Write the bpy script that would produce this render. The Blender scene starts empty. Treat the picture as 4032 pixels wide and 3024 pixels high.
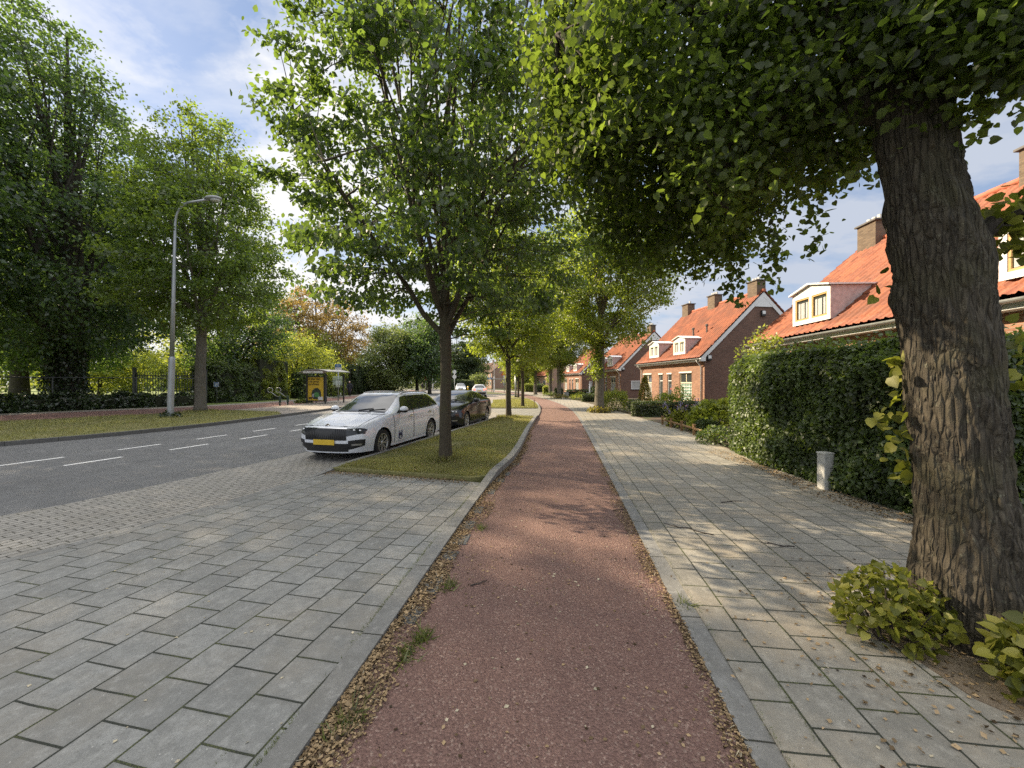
import bpy, bmesh, math, random
import numpy as np
from mathutils import Vector, Matrix

# ------------------------------------------------------------------ camera, sky, sun, exposure
SC = bpy.context.scene
COL = SC.collection
R = math.radians
FPX, CX, YH, HC = 1560.0, 2016.0, 1508.0, 1.70      # focal length in photo pixels, centre, horizon row, eye height

cam = bpy.data.cameras.new("camera")
cam.sensor_width = 36.0
cam.lens = 36.0 * FPX / 4032.0
cam.clip_start, cam.clip_end = 0.05, 2000.0
cam_ob = bpy.data.objects.new("camera", cam)
cam_ob.location = (0, 0, HC)
cam_ob.rotation_euler = (R(90) - math.atan(4.0 / FPX), 0, 0)
COL.objects.link(cam_ob)
SC.camera = cam_ob

SUN_AZ, SUN_EL = R(-62.0), R(34.0)                   # azimuth from +Y towards +X
sun_dir = Vector((math.sin(SUN_AZ) * math.cos(SUN_EL), math.cos(SUN_AZ) * math.cos(SUN_EL), math.sin(SUN_EL)))

world = bpy.data.worlds.new("World")
SC.world = world
world.use_nodes = True
wn, wl = world.node_tree.nodes, world.node_tree.links
wn.clear()
w_out = wn.new("ShaderNodeOutputWorld")
w_bg = wn.new("ShaderNodeBackground")
w_bg.inputs["Strength"].default_value = 0.14
w_sky = wn.new("ShaderNodeTexSky")
w_sky.sky_type = 'NISHITA'
w_sky.sun_disc = False
w_sky.sun_elevation = SUN_EL
w_sky.sun_rotation = SUN_AZ
w_sky.air_density, w_sky.dust_density, w_sky.ozone_density = 1.0, 0.4, 1.0

def wnode(t, **kw):
    n = wn.new(t)
    for k, v in kw.items():
        setattr(n, k, v)
    return n

def wmath(op, a, b=None, clamp=False):
    n = wnode("ShaderNodeMath", operation=op, use_clamp=clamp)
    for i, x in enumerate((a, b)):
        if x is None: continue
        if isinstance(x, (int, float)): n.inputs[i].default_value = x
        else: wl.new(x, n.inputs[i])
    return n.outputs[0]

w_tc = wnode("ShaderNodeTexCoord")
w_sep = wnode("ShaderNodeSeparateXYZ")
wl.new(w_tc.outputs["Generated"], w_sep.inputs[0])
zz = wmath('MAXIMUM', w_sep.outputs[2], 0.0)
zd = wmath('ADD', zz, 0.16)
w_cmb = wnode("ShaderNodeCombineXYZ")
wl.new(wmath('DIVIDE', w_sep.outputs[0], zd), w_cmb.inputs[0])
wl.new(wmath('DIVIDE', w_sep.outputs[1], zd), w_cmb.inputs[1])
w_map = wnode("ShaderNodeMapping")
w_map.inputs["Rotation"].default_value = (0, 0, R(-35))
w_map.inputs["Scale"].default_value = (0.55, 1.5, 1.0)
wl.new(w_cmb.outputs[0], w_map.inputs[0])
n1 = wnode("ShaderNodeTexNoise")
n1.inputs["Scale"].default_value = 1.5; n1.inputs["Detail"].default_value = 8; n1.inputs["Roughness"].default_value = 0.55
n1.inputs["Distortion"].default_value = 0.35
wl.new(w_map.outputs[0], n1.inputs["Vector"])
n2 = wnode("ShaderNodeTexNoise")
n2.inputs["Scale"].default_value = 2.6; n2.inputs["Detail"].default_value = 10; n2.inputs["Roughness"].default_value = 0.6
wl.new(w_cmb.outputs[0], n2.inputs["Vector"])
r1 = wnode("ShaderNodeMapRange", clamp=True); wl.new(n1.outputs["Fac"], r1.inputs[0])
r1.inputs[1].default_value, r1.inputs[2].default_value = 0.42, 0.60
r2 = wnode("ShaderNodeMapRange", clamp=True); wl.new(n2.outputs["Fac"], r2.inputs[0])
r2.inputs[1].default_value, r2.inputs[2].default_value = 0.47, 0.60
hz = wnode("ShaderNodeMapRange", clamp=True); wl.new(zz, hz.inputs[0])
hz.inputs[1].default_value, hz.inputs[2].default_value = 0.45, 0.05      # thicker cloud deck towards the horizon
cl = wmath('ADD', wmath('MULTIPLY', r1.outputs[0], 0.72), wmath('MULTIPLY', r2.outputs[0], 0.55))
cl = wmath('ADD', cl, wmath('MULTIPLY', hz.outputs[0], 0.6), True)
w_mix = wnode("ShaderNodeMix", data_type='RGBA')
wl.new(cl, w_mix.inputs["Factor"])
w_blue = wnode("ShaderNodeMix", data_type='RGBA', blend_type='ADD')
w_blue.inputs["Factor"].default_value = 1.0
w_blue.inputs["B"].default_value = (0.42, 0.60, 1.0, 1)                  # high thin veil
w_dim = wnode("ShaderNodeVectorMath", operation='SCALE'); w_dim.inputs[3].default_value = 0.30
wl.new(w_sky.outputs[0], w_dim.inputs[0])
wl.new(w_dim.outputs[0], w_blue.inputs["A"])
wl.new(w_blue.outputs["Result"], w_mix.inputs["A"])
# cloud brightness: brighter on the sun's side
w_dot = wnode("ShaderNodeVectorMath", operation='DOT_PRODUCT')
w_dot.inputs[1].default_value = tuple(sun_dir)
wl.new(w_tc.outputs["Generated"], w_dot.inputs[0])
w_side = wnode("ShaderNodeMapRange", clamp=True); wl.new(w_dot.outputs["Value"], w_side.inputs[0])
w_side.inputs[1].default_value, w_side.inputs[2].default_value = 0.05, 0.85
w_ccol = wnode("ShaderNodeMix", data_type='RGBA')
wl.new(w_side.outputs[0], w_ccol.inputs["Factor"])
w_ccol.inputs["A"].default_value = (1.95, 2.15, 2.55, 1)
w_ccol.inputs["B"].default_value = (3.7, 3.65, 3.6, 1)
wl.new(w_ccol.outputs["Result"], w_mix.inputs["B"])
# bright deck added outside the view, overhead and faintly behind, as fill light
w_back = wnode("ShaderNodeMapRange", clamp=True, interpolation_type='SMOOTHSTEP'); wl.new(w_sep.outputs[1], w_back.inputs[0])
w_back.inputs[1].default_value, w_back.inputs[2].default_value = 0.30, -0.45
w_zen = wnode("ShaderNodeMapRange", clamp=True, interpolation_type='SMOOTHSTEP'); wl.new(w_sep.outputs[2], w_zen.inputs[0])
w_zen.inputs[1].default_value, w_zen.inputs[2].default_value = 0.64, 0.88
w_fill_deck = wnode("ShaderNodeMix", data_type='RGBA')
wl.new(wmath('MAXIMUM', wmath('MULTIPLY', w_back.outputs[0], .22), w_zen.outputs[0]), w_fill_deck.inputs["Factor"])
wl.new(w_mix.outputs["Result"], w_fill_deck.inputs["A"])
w_fill_deck.inputs["B"].default_value = (7.3, 7.15, 7.0, 1)
wl.new(w_fill_deck.outputs["Result"], w_bg.inputs["Color"])
wl.new(w_bg.outputs[0], w_out.inputs[0])

sun = bpy.data.lights.new("sun", 'SUN')
sun.energy = 5.0
sun.angle = R(0.55)
sun.color = (1.0, 0.82, 0.58)
sun_ob = bpy.data.objects.new("sun", sun)
sun_ob.rotation_euler = (-sun_dir).to_track_quat('-Z', 'Y').to_euler()
sun_ob.location = (-20, 10, 30)
COL.objects.link(sun_ob)

SC.view_settings.view_transform = 'Standard'
SC.view_settings.look = 'None'
SC.view_settings.exposure = 1.1
SC.view_settings.gamma = 1.0
SC.view_settings.use_curve_mapping = False
SC.render.engine = 'CYCLES'
SC.cycles.use_denoising = False          # fine grain keeps leaf and paving detail
SC.cycles.max_bounces = 8
SC.cycles.diffuse_bounces = 4
SC.cycles.glossy_bounces = 3
SC.cycles.transmission_bounces = 6
SC.cycles.transparent_max_bounces = 8
SC.cycles.caustics_reflective = False
SC.cycles.caustics_refractive = False

# ------------------------------------------------------------------ helpers
def g(px, py, z=0.0):
    """point on level z seen at photo pixel (px, py)"""
    Y = (HC - z) * FPX / (py - YH)
    return ((px - CX) / FPX * Y, Y)

def tag(o, label=None, cat=None, group=None, kind=None):
    if label: o["label"] = label
    if cat: o["category"] = cat
    if group: o["group"] = group
    if kind: o["kind"] = kind
    return o

def empty(name, loc, rz=0.0, label=None, cat=None, group=None):
    o = bpy.data.objects.new(name, None)
    o.location = loc
    o.rotation_euler = (0, 0, rz)
    o.empty_display_size = 0.2
    COL.objects.link(o)
    return tag(o, label, cat, group)

def copy_tree(src, loc, rz, scale=1.0, label=None):
    kids = list(src.children)
    r = src.copy(); COL.objects.link(r)
    r.location = loc; r.rotation_euler = (0, 0, rz); r.scale = (scale,) * 3 if not isinstance(scale, tuple) else scale
    if label: r["label"] = label
    def rec(s, p):
        for ch in s.children:
            c = ch.copy(); COL.objects.link(c); c.parent = p
            rec(ch, c)
    for ch in kids:
        c = ch.copy(); COL.objects.link(c); c.parent = r
        rec(ch, c)
    return r

def np_mesh(name, V, F, attr=None):
    V = np.asarray(V, dtype=np.float32); F = np.asarray(F, dtype=np.int32)
    m = bpy.data.meshes.new(name)
    nf, k = F.shape
    m.vertices.add(len(V)); m.vertices.foreach_set("co", V.ravel())
    m.loops.add(nf * k); m.loops.foreach_set("vertex_index", F.ravel())
    m.polygons.add(nf)
    m.polygons.foreach_set("loop_start", np.arange(0, nf * k, k, dtype=np.int32))
    m.polygons.foreach_set("loop_total", np.full(nf, k, dtype=np.int32))
    m.update(calc_edges=True)
    if attr is not None:
        a = m.attributes.new("leafvar", 'FLOAT', 'FACE')
        a.data.foreach_set("value", np.asarray(attr, dtype=np.float32))
    return m

def link_mesh(name, mesh, mat, parent=None, smooth=False):
    o = bpy.data.objects.new(name, mesh)
    if mat: mesh.materials.append(mat)
    COL.objects.link(o)
    if parent: o.parent = parent
    if smooth:
        mesh.polygons.foreach_set("use_smooth", np.ones(len(mesh.polygons), dtype=bool))
    return o

class MB:
    """collects shapes; build() links them as ONE mesh object"""
    def __init__(s): s.v, s.f = [], []
    def add(s, V, F):
        o = len(s.v); s.v += [tuple(p) for p in V]; s.f += [tuple(i + o for i in f) for f in F]; return s
    def box(s, c, d, rz=0.0, rx=0.0, ry=0.0):
        M = Matrix.Rotation(rz, 3, 'Z') @ Matrix.Rotation(ry, 3, 'Y') @ Matrix.Rotation(rx, 3, 'X')
        V = []
        for x in (-.5, .5):
            for y in (-.5, .5):
                for z in (-.5, .5):
                    V.append(M @ Vector((x * d[0], y * d[1], z * d[2])) + Vector(c))
        return s.add(V, [(0, 1, 3, 2), (4, 6, 7, 5), (0, 4, 5, 1), (2, 3, 7, 6), (0, 2, 6, 4), (1, 5, 7, 3)])
    def bar(s, a, b, w, h):
        a, b = Vector(a), Vector(b); d = (b - a); L = d.length; d.normalize()
        up = Vector((0, 0, 1)) if abs(d.z) < .95 else Vector((0, 1, 0))
        x = d.cross(up).normalized(); y = x.cross(d)
        V = []
        for p in (a, b):
            for i, j in ((-1, -1), (1, -1), (1, 1), (-1, 1)):
                V.append(p + x * (i * w / 2) + y * (j * h / 2))
        return s.add(V, [(3, 2, 1, 0), (4, 5, 6, 7), (0, 1, 5, 4), (1, 2, 6, 5), (2, 3, 7, 6), (3, 0, 4, 7)])
    def tube(s, pts, rad, n=8, cap=True):
        pts = [Vector(p) for p in pts]
        if isinstance(rad, (int, float)): rad = [rad] * len(pts)
        t0 = (pts[1] - pts[0]).normalized()
        x = t0.orthogonal().normalized()
        V, F = [], []
        for i, p in enumerate(pts):
            if i == 0: t = t0
            elif i == len(pts) - 1: t = (pts[i] - pts[i - 1]).normalized()
            else: t = (pts[i + 1] - pts[i - 1]).normalized()
            x = (x - t * x.dot(t))
            if x.length < 1e-6: x = t.orthogonal()
            x.normalize(); y = t.cross(x)
            for k in range(n):
                a = 2 * math.pi * k / n
                V.append(p + (x * math.cos(a) + y * math.sin(a)) * rad[i])
        for i in range(len(pts) - 1):
            for k in range(n):
                F.append((i * n + k, i * n + (k + 1) % n, (i + 1) * n + (k + 1) % n, (i + 1) * n + k))
        if cap:
            F.append(tuple(range(n - 1, -1, -1)))
            o = (len(pts) - 1) * n
            F.append(tuple(o + k for k in range(n)))
        return s.add(V, F)
    def lathe(s, prof, n=24, o=(0, 0, 0), axis='Z', a0=0.0, cap=True):
        V, F = [], []
        for r, z in prof:
            for k in range(n):
                a = 2 * math.pi * k / n + a0
                p = (r * math.cos(a), r * math.sin(a), z)
                if axis == 'X': p = (p[2], p[0], p[1])
                elif axis == 'Y': p = (p[0], p[2], p[1])
                V.append((p[0] + o[0], p[1] + o[1], p[2] + o[2]))
        for i in range(len(prof) - 1):
            for k in range(n):
                F.append((i * n + k, i * n + (k + 1) % n, (i + 1) * n + (k + 1) % n, (i + 1) * n + k))
        if cap and prof[0][0] > 1e-5: F.append(tuple(range(n - 1, -1, -1)))
        if cap and prof[-1][0] > 1e-5: F.append(tuple((len(prof) - 1) * n + k for k in range(n)))
        return s.add(V, F)
    def prism(s, poly, z0, z1, fn=None):
        """polygon in 2D extruded; fn maps (a, b, c) to 3D"""
        fn = fn or (lambda a, b, c: (a, b, c))
        n = len(poly)
        V = [fn(p[0], p[1], z0) for p in poly] + [fn(p[0], p[1], z1) for p in poly]
        F = [tuple(range(n - 1, -1, -1)), tuple(range(n, 2 * n))] + [(i, (i + 1) % n, n + (i + 1) % n, n + i) for i in range(n)]
        return s.add(V, F)
    def ball(s, c, r, n=12, m=8):
        rr = r if isinstance(r, (tuple, list)) else (r, r, r)
        V, F = [], []
        for i in range(m + 1):
            th = math.pi * i / m
            for k in range(n):
                a = 2 * math.pi * k / n
                V.append((c[0] + rr[0] * math.sin(th) * math.cos(a), c[1] + rr[1] * math.sin(th) * math.sin(a), c[2] + rr[2] * math.cos(th)))
        for i in range(m):
            for k in range(n):
                F.append((i * n + k, (i + 1) * n + k, (i + 1) * n + (k + 1) % n, i * n + (k + 1) % n))
        return s.add(V, F)
    def build(s, name, mat, parent=None, smooth=False, bevel=0.0, uv=False, loc=None, fix=True):
        m = bpy.data.meshes.new(name)
        m.from_pydata([tuple(p) for p in s.v], [], s.f)
        m.update()
        bm = bmesh.new(); bm.from_mesh(m)
        if fix:
            bmesh.ops.remove_doubles(bm, verts=bm.verts, dist=1e-5)
            bmesh.ops.recalc_face_normals(bm, faces=bm.faces)
        if smooth:
            for f in bm.faces: f.smooth = True
            if smooth == 'auto':
                for e in bm.edges:
                    if len(e.link_faces) == 2 and e.calc_face_angle(0) > R(38): e.smooth = False
        if uv:
            lay = bm.loops.layers.uv.new("UVMap")
            for f in bm.faces:
                nn = f.normal
                if abs(nn.z) > .8:
                    for l in f.loops: l[lay].uv = (l.vert.co.x, l.vert.co.y)
                else:
                    t = Vector((-nn.y, nn.x, 0))
                    if t.length < 1e-6: t = Vector((1, 0, 0))
                    t.normalize()
                    if abs(t.x) > abs(t.y): t = t * (1 if t.x > 0 else -1)
                    else: t = t * (1 if t.y > 0 else -1)
                    for l in f.loops: l[lay].uv = (l.vert.co.dot(t), l.vert.co.z)
        bm.to_mesh(m); bm.free()
        o = bpy.data.objects.new(name, m)
        if mat: m.materials.append(mat)
        COL.objects.link(o)
        if parent: o.parent = parent
        if loc: o.location = loc
        if bevel:
            b = o.modifiers.new("bevel", 'BEVEL'); b.width = bevel; b.segments = 2; b.limit_method = 'ANGLE'; b.angle_limit = R(40)
        return o

def catmull(pts, per=6):
    P = [np.array(p, dtype=float) for p in pts]
    P = [2 * P[0] - P[1]] + P + [2 * P[-1] - P[-2]]
    out = []
    for i in range(1, len(P) - 2):
        for k in range(per):
            t = k / per
            a, b, c, d = P[i - 1], P[i], P[i + 1], P[i + 2]
            out.append(.5 * ((2 * b) + (-a + c) * t + (2 * a - 5 * b + 4 * c - d) * t * t + (-a + 3 * b - 3 * c + d) * t ** 3))
    out.append(P[-2])
    return [tuple(p) for p in out]

def offset_line(pts, d):
    """shift a polyline sideways; d > 0 is to the right of its direction"""
    out = []
    for i, p in enumerate(pts):
        a = pts[max(0, i - 1)]; b = pts[min(len(pts) - 1, i + 1)]
        t = np.array([b[0] - a[0], b[1] - a[1]]); t /= np.linalg.norm(t)
        out.append((p[0] + t[1] * d, p[1] - t[0] * d))
    return out

def cut(pts, y0, y1):
    """part of a polyline between two y values, with exact ends"""
    def at(y):
        for a, b in zip(pts, pts[1:]):
            if (a[1] - y) * (b[1] - y) <= 0 and a[1] != b[1]:
                k = (y - a[1]) / (b[1] - a[1]); return (a[0] + k * (b[0] - a[0]), y)
        return pts[0] if y < pts[0][1] else pts[-1]
    return [at(y0)] + [p for p in pts if y0 + .01 < p[1] < y1 - .01] + [at(y1)]

def x_at(pts, y):
    return cut(pts, y, y + .5)[0][0]

def noise3(P, seed=0, scale=1.0):
    """cheap smooth noise from sines, vectorised, about -1..1"""
    r = np.random.default_rng(seed)
    out = 0
    for k in range(6):
        d = r.normal(size=3); d /= np.linalg.norm(d)
        fr = scale * (0.7 + 1.3 * r.random())
        out = out + np.sin((P @ d) * fr * 2 * np.pi + r.random() * 6.28)
    return out / 3.0

# ------------------------------------------------------------------ materials
class NT:
    def __init__(s, name):
        s.m = bpy.data.materials.new(name); s.m.use_nodes = True
        s.t = s.m.node_tree; s.t.nodes.clear()
        s.out = s.t.nodes.new("ShaderNodeOutputMaterial")
    def n(s, typ, ins=None, **kw):
        nd = s.t.nodes.new(typ)
        for k, v in kw.items(): setattr(nd, k, v)
        for k, v in (ins or {}).items(): s.set(nd, k, v)
        return nd
    def set(s, nd, k, v):
        sock = nd.inputs[k]
        if hasattr(v, "links") and hasattr(v, "node"): s.t.links.new(v, sock)
        elif isinstance(v, (tuple, list)) and len(v) == 3 and sock.type == 'RGBA': sock.default_value = (*v, 1)
        else: sock.default_value = v
    def mix(s, f, a, b, blend='MIX'):
        nd = s.n("ShaderNodeMix", data_type='RGBA', blend_type=blend)
        s.set(nd, "Factor", f)
        for k, v in (("A", a), ("B", b)):
            sock = [i for i in nd.inputs if i.name == k and i.type == 'RGBA'][0]
            if hasattr(v, "node"): s.t.links.new(v, sock)
            else: sock.default_value = (*v, 1)
        return [o for o in nd.outputs if o.type == 'RGBA'][0]
    def math(s, op, a, b=0.0, clamp=False):
        nd = s.n("ShaderNodeMath", operation=op, use_clamp=clamp)
        s.set(nd, 0, a); s.set(nd, 1, b); return nd.outputs[0]
    def rng(s, v, a, b, c=0.0, d=1.0):
        nd = s.n("ShaderNodeMapRange", clamp=True)
        for i, x in enumerate((v, a, b, c, d)): s.set(nd, i, x)
        return nd.outputs[0]
    def coord(s, kind="Object", scale=(1, 1, 1), rot=(0, 0, 0)):
        tc = s.n("ShaderNodeTexCoord")
        mp = s.n("ShaderNodeMapping")
        s.t.links.new(tc.outputs[kind], mp.inputs[0])
        mp.inputs["Scale"].default_value = scale; mp.inputs["Rotation"].default_value = rot
        return mp.outputs[0]
    def noise(s, vec, scale, detail=4.0, rough=.55, dist=0.0, out="Fac"):
        nd = s.n("ShaderNodeTexNoise", {"Scale": scale, "Detail": detail, "Roughness": rough, "Distortion": dist})
        if vec is not None: s.t.links.new(vec, nd.inputs["Vector"])
        return nd.outputs[out]
    def bump(s, h, strength=.3, dist=.01, normal=None):
        nd = s.n("ShaderNodeBump", {"Strength": strength, "Distance": dist, "Height": h})
        if normal is not None: s.t.links.new(normal, nd.inputs["Normal"])
        return nd.outputs[0]
    def bsdf(s, col, rough=.6, normal=None, **kw):
        nd = s.n("ShaderNodeBsdfPrincipled")
        s.set(nd, "Base Color", col); s.set(nd, "Roughness", rough)
        if normal is not None: s.t.links.new(normal, nd.inputs["Normal"])
        for k, v in kw.items(): s.set(nd, k.replace("_", " "), v)
        s.t.links.new(nd.outputs[0], s.out.inputs[0])
        return nd
    def done(s): return s.m

def plain(name, col, rough=.5, var=.12, scale=6.0, metallic=0.0, coat=0.0, bump=0.0):
    t = NT(name)
    c = t.coord()
    n = t.noise(c, scale, 5)
    dark = tuple(x * (1 - var) for x in col); light = tuple(min(1, x * (1 + var)) for x in col)
    cc = t.mix(t.rng(n, .3, .7), dark, light)
    nm = t.bump(t.noise(c, scale * 8, 3), bump, .004) if bump else None
    t.bsdf(cc, t.rng(n, .2, .8, max(.02, rough - .08), min(1, rough + .08)), nm, Metallic=metallic, Coat_Weight=coat)
    return t.done()

def leaf_mat(name, col, trans, var=.35, hue=(0, 0, 0), tw=.45, gloss=.06, rough=.45):
    """two-sided leaf: reflects col, lets light through tinted trans; colour varies from leaf to leaf"""
    t = NT(name)
    a = t.n("ShaderNodeAttribute", attribute_name="leafvar").outputs["Fac"]
    hs = tuple(max(0.0, c + h) for c, h in zip(col, hue))
    c0 = t.mix(a, tuple(x * (1 - var) for x in col), tuple(x * (1 + var) for x in hs))
    t0 = t.mix(a, tuple(x * (1 - var * .7) for x in trans), tuple(x * (1 + var * .7) for x in trans))
    d = t.n("ShaderNodeBsdfDiffuse", {"Color": c0})
    tr = t.n("ShaderNodeBsdfTranslucent", {"Color": t0})
    gl = t.n("ShaderNodeBsdfGlossy", {"Color": (1, 1, 1), "Roughness": rough})
    m1 = t.n("ShaderNodeMixShader", {0: tw}); t.t.links.new(d.outputs[0], m1.inputs[1]); t.t.links.new(tr.outputs[0], m1.inputs[2])
    m2 = t.n("ShaderNodeMixShader", {0: gloss}); t.t.links.new(m1.outputs[0], m2.inputs[1]); t.t.links.new(gl.outputs[0], m2.inputs[2])
    t.t.links.new(m2.outputs[0], t.out.inputs[0])
    return t.done()

def tiles_mat(name, w, h, rot, base, joint, var=.16, mortar=.006, offset=.5, moss=.5, speck=.0, wear=.25, bumpd=.004, sand=.0, grit=.55, mott=.5):
    """slabs or bricks laid in rows along the direction rot"""
    t = NT(name)
    c = t.coord("Object", rot=(0, 0, rot))
    warp = t.n("ShaderNodeVectorMath", operation='MULTIPLY_ADD')
    nz = t.noise(c, 1.7, 2, out="Color")
    t.t.links.new(nz, warp.inputs[0]); warp.inputs[1].default_value = (.02, .02, 0); t.t.links.new(c, warp.inputs[2])
    br = t.n("ShaderNodeTexBrick", {"Scale": 1.0, "Mortar Size": mortar, "Mortar Smooth": .25, "Brick Width": w, "Row Height": h,
                                   "Color1": (0, 0, 0), "Color2": (1, 1, 1), "Mortar": (.5, .5, .5)}, offset=offset)
    t.t.links.new(warp.outputs[0], br.inputs["Vector"])
    per = br.outputs["Color"]
    big = t.noise(c, .45, 4)
    mid = t.noise(c, 5.0, 5)
    fine = t.noise(c, 140.0, 3)
    grain = t.noise(c, 420.0, 2)
    dark = tuple(x * (1 - var) for x in base); light = tuple(x * (1 + var) for x in base)
    col = t.mix(t.rng(per, 0, 1), dark, light)
    col = t.mix(t.rng(big, .35, .65, 0, wear), col, tuple(x * .62 for x in base))
    col = t.mix(t.rng(mid, .45, .75, 0, .4), col, tuple(x * 1.3 for x in base))
    col = t.mix(t.rng(t.noise(c, 1.15, 7, .68, .6), .54, .66, 0, .42), col, tuple(x * y for x, y in zip(base, (.62, .58, .5))))
    col = t.mix(t.rng(fine, .35, .65, 0, grit), col, tuple(x * .60 for x in base))
    blot = t.noise(c, 17.0, 6, .72)
    col = t.mix(t.rng(blot, .40, .50, mott, 0), col, tuple(x * .58 for x in base))
    col = t.mix(t.rng(blot, .54, .66, 0, mott), col, tuple(x * 1.38 for x in base))
    pit = t.n("ShaderNodeTexVoronoi", {"Scale": 38.0}); t.t.links.new(c, pit.inputs["Vector"])
    pc = t.n("ShaderNodeSeparateColor"); t.t.links.new(pit.outputs["Color"], pc.inputs[0])
    spot = t.math('MULTIPLY', t.rng(pit.outputs["Distance"], .10, .22, 1, 0), t.rng(pc.outputs[0], .80, .84))
    col = t.mix(t.math('MULTIPLY', spot, .7), col, tuple(x * .45 for x in base))
    spot2 = t.math('MULTIPLY', t.rng(pit.outputs["Distance"], .06, .16, 1, 0), t.rng(pc.outputs[1], .90, .93))
    col = t.mix(t.math('MULTIPLY', spot2, .8), col, (.62, .61, .57))
    edge = t.n("ShaderNodeTexBrick", {"Scale": 1.0, "Mortar Size": mortar * 3.2, "Mortar Smooth": 1.0, "Brick Width": w, "Row Height": h}, offset=offset)
    t.t.links.new(warp.outputs[0], edge.inputs["Vector"])
    col = t.mix(t.math('MULTIPLY', edge.outputs["Fac"], t.rng(mid, .4, .65, .15, .6)), col, tuple(x * .55 for x in base))
    if sand: col = t.mix(t.math('MULTIPLY', t.rng(t.noise(c, .9, 8, .7), .48, .66), t.rng(fine, .3, .6, sand * .5, sand)), col, (.36, .30, .215))
    if speck: col = t.mix(t.rng(grain, .64, .7, 0, speck), col, (.55, .55, .52))
    mossn = t.noise(c, 2.3, 5)
    jc = t.mix(t.rng(mossn, .48, .62, 0, moss), joint, (.10, .115, .03))
    jc = t.mix(t.rng(fine, .4, .6), jc, tuple(x * .5 for x in joint))
    col = t.mix(br.outputs["Fac"], col, jc)
    hgt = t.math('ADD', t.math('SUBTRACT', t.math('MULTIPLY', t.math('ADD', fine, grain), .16), br.outputs["Fac"]), t.math('MULTIPLY', per, .35))
    t.bsdf(col, t.rng(mid, .3, .7, .72, .9), t.bump(hgt, .7, bumpd))
    return t.done()

def asphalt_mat(name, a, b, spk, scale=1.0, stain=.3, worn=None):
    t = NT(name)
    c = t.coord()
    v = t.n("ShaderNodeTexVoronoi", {"Scale": 115.0 * scale}); t.t.links.new(c, v.inputs["Vector"])
    cell = t.n("ShaderNodeSeparateColor"); t.t.links.new(v.outputs["Color"], cell.inputs[0])
    col = t.mix(cell.outputs[0], a, b)
    col = t.mix(t.rng(cell.outputs[1], .86, .97, 0, .7), col, spk)
    big = t.noise(c, .5, 5); mid = t.noise(c, 3.2, 5); fn = t.noise(c, 60, 4)
    col = t.mix(t.rng(big, .38, .66, 0, stain), col, tuple(x * .55 for x in a))
    col = t.mix(t.rng(mid, .45, .72, 0, stain * .8), col, tuple(x * 1.35 for x in b))
    col = t.mix(t.rng(fn, .35, .6, .45, 0), col, tuple(x * .4 for x in a))
    st = t.noise(t.coord(scale=(2.2, .12, 1), rot=(0, 0, R(7))), 2.0, 5, .6)
    col = t.mix(t.rng(st, .42, .62, 0, .16), col, tuple(x * .7 for x in a))
    h = t.math('ADD', t.math('MULTIPLY', v.outputs["Distance"], -6.0), t.math('MULTIPLY', fn, .8))
    t.bsdf(col, .88, t.bump(h, .55, .004))
    return t.done()

M = {}
PATH_ROT = R(-83.0)
M['tile_left'] = tiles_mat("grey_slabs", .30, .30, R(-78), (.264, .266, .254), (.035, .04, .03), speck=.25, moss=.8, mortar=.0065, wear=.4, var=.22, sand=.25, grit=.6)
M['tile_right'] = tiles_mat("weathered_slabs", .30, .30, PATH_ROT, (.30, .285, .245), (.04, .045, .03), speck=.5, moss=.9, mortar=.0065, wear=.45, var=.24, sand=.75, grit=.7)
M['clinker'] = tiles_mat("grey_clinkers", .21, .105, R(-68), (.33, .315, .285), (.06, .055, .045), mortar=.007, moss=.4, wear=.3)
M['platform'] = tiles_mat("platform_clinkers", .21, .105, R(-80), (.33, .29, .25), (.09, .075, .06), mortar=.006, moss=.3)
M['kerb'] = tiles_mat("kerb_concrete", 1.0, 30.0, PATH_ROT, (.25, .248, .235), (.04, .04, .03), mortar=.006, moss=.8, speck=.6, wear=.7, var=.22)
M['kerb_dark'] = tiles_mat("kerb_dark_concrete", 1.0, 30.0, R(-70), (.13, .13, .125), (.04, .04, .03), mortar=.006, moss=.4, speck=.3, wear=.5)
M['red'] = asphalt_mat("red_asphalt", (.165, .094, .079), (.275, .167, .136), (.45, .33, .27), .8, .16)
M['red_old'] = asphalt_mat("faded_red_asphalt", (.21, .11, .09), (.30, .16, .13), (.4, .3, .26), 1.0, .5)
M['asphalt'] = asphalt_mat("road_asphalt", (.135, .137, .138), (.225, .227, .227), (.26, .26, .26), .9, .35)

def soil_mat(name, a, b, green=None):
    t = NT(name); c = t.coord()
    n = t.noise(c, 3.0, 8, .65); f = t.noise(c, 90, 5, .6)
    col = t.mix(t.rng(f, .35, .65), a, b)
    col = t.mix(t.rng(n, .4, .7, 0, .6), col, tuple(x * .6 for x in a))
    if green: col = t.mix(t.rng(t.noise(c, 1.3, 6), .5, .6, 0, .8), col, green)
    t.bsdf(col, .95, t.bump(t.math('ADD', n, t.math('MULTIPLY', f, .4)), .8, .02))
    return t.done()
M['soil'] = soil_mat("bare_soil", (.16, .12, .08), (.27, .22, .16))
M['garden'] = soil_mat("garden_soil", (.07, .05, .035), (.14, .10, .07), (.05, .075, .02))

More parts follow.
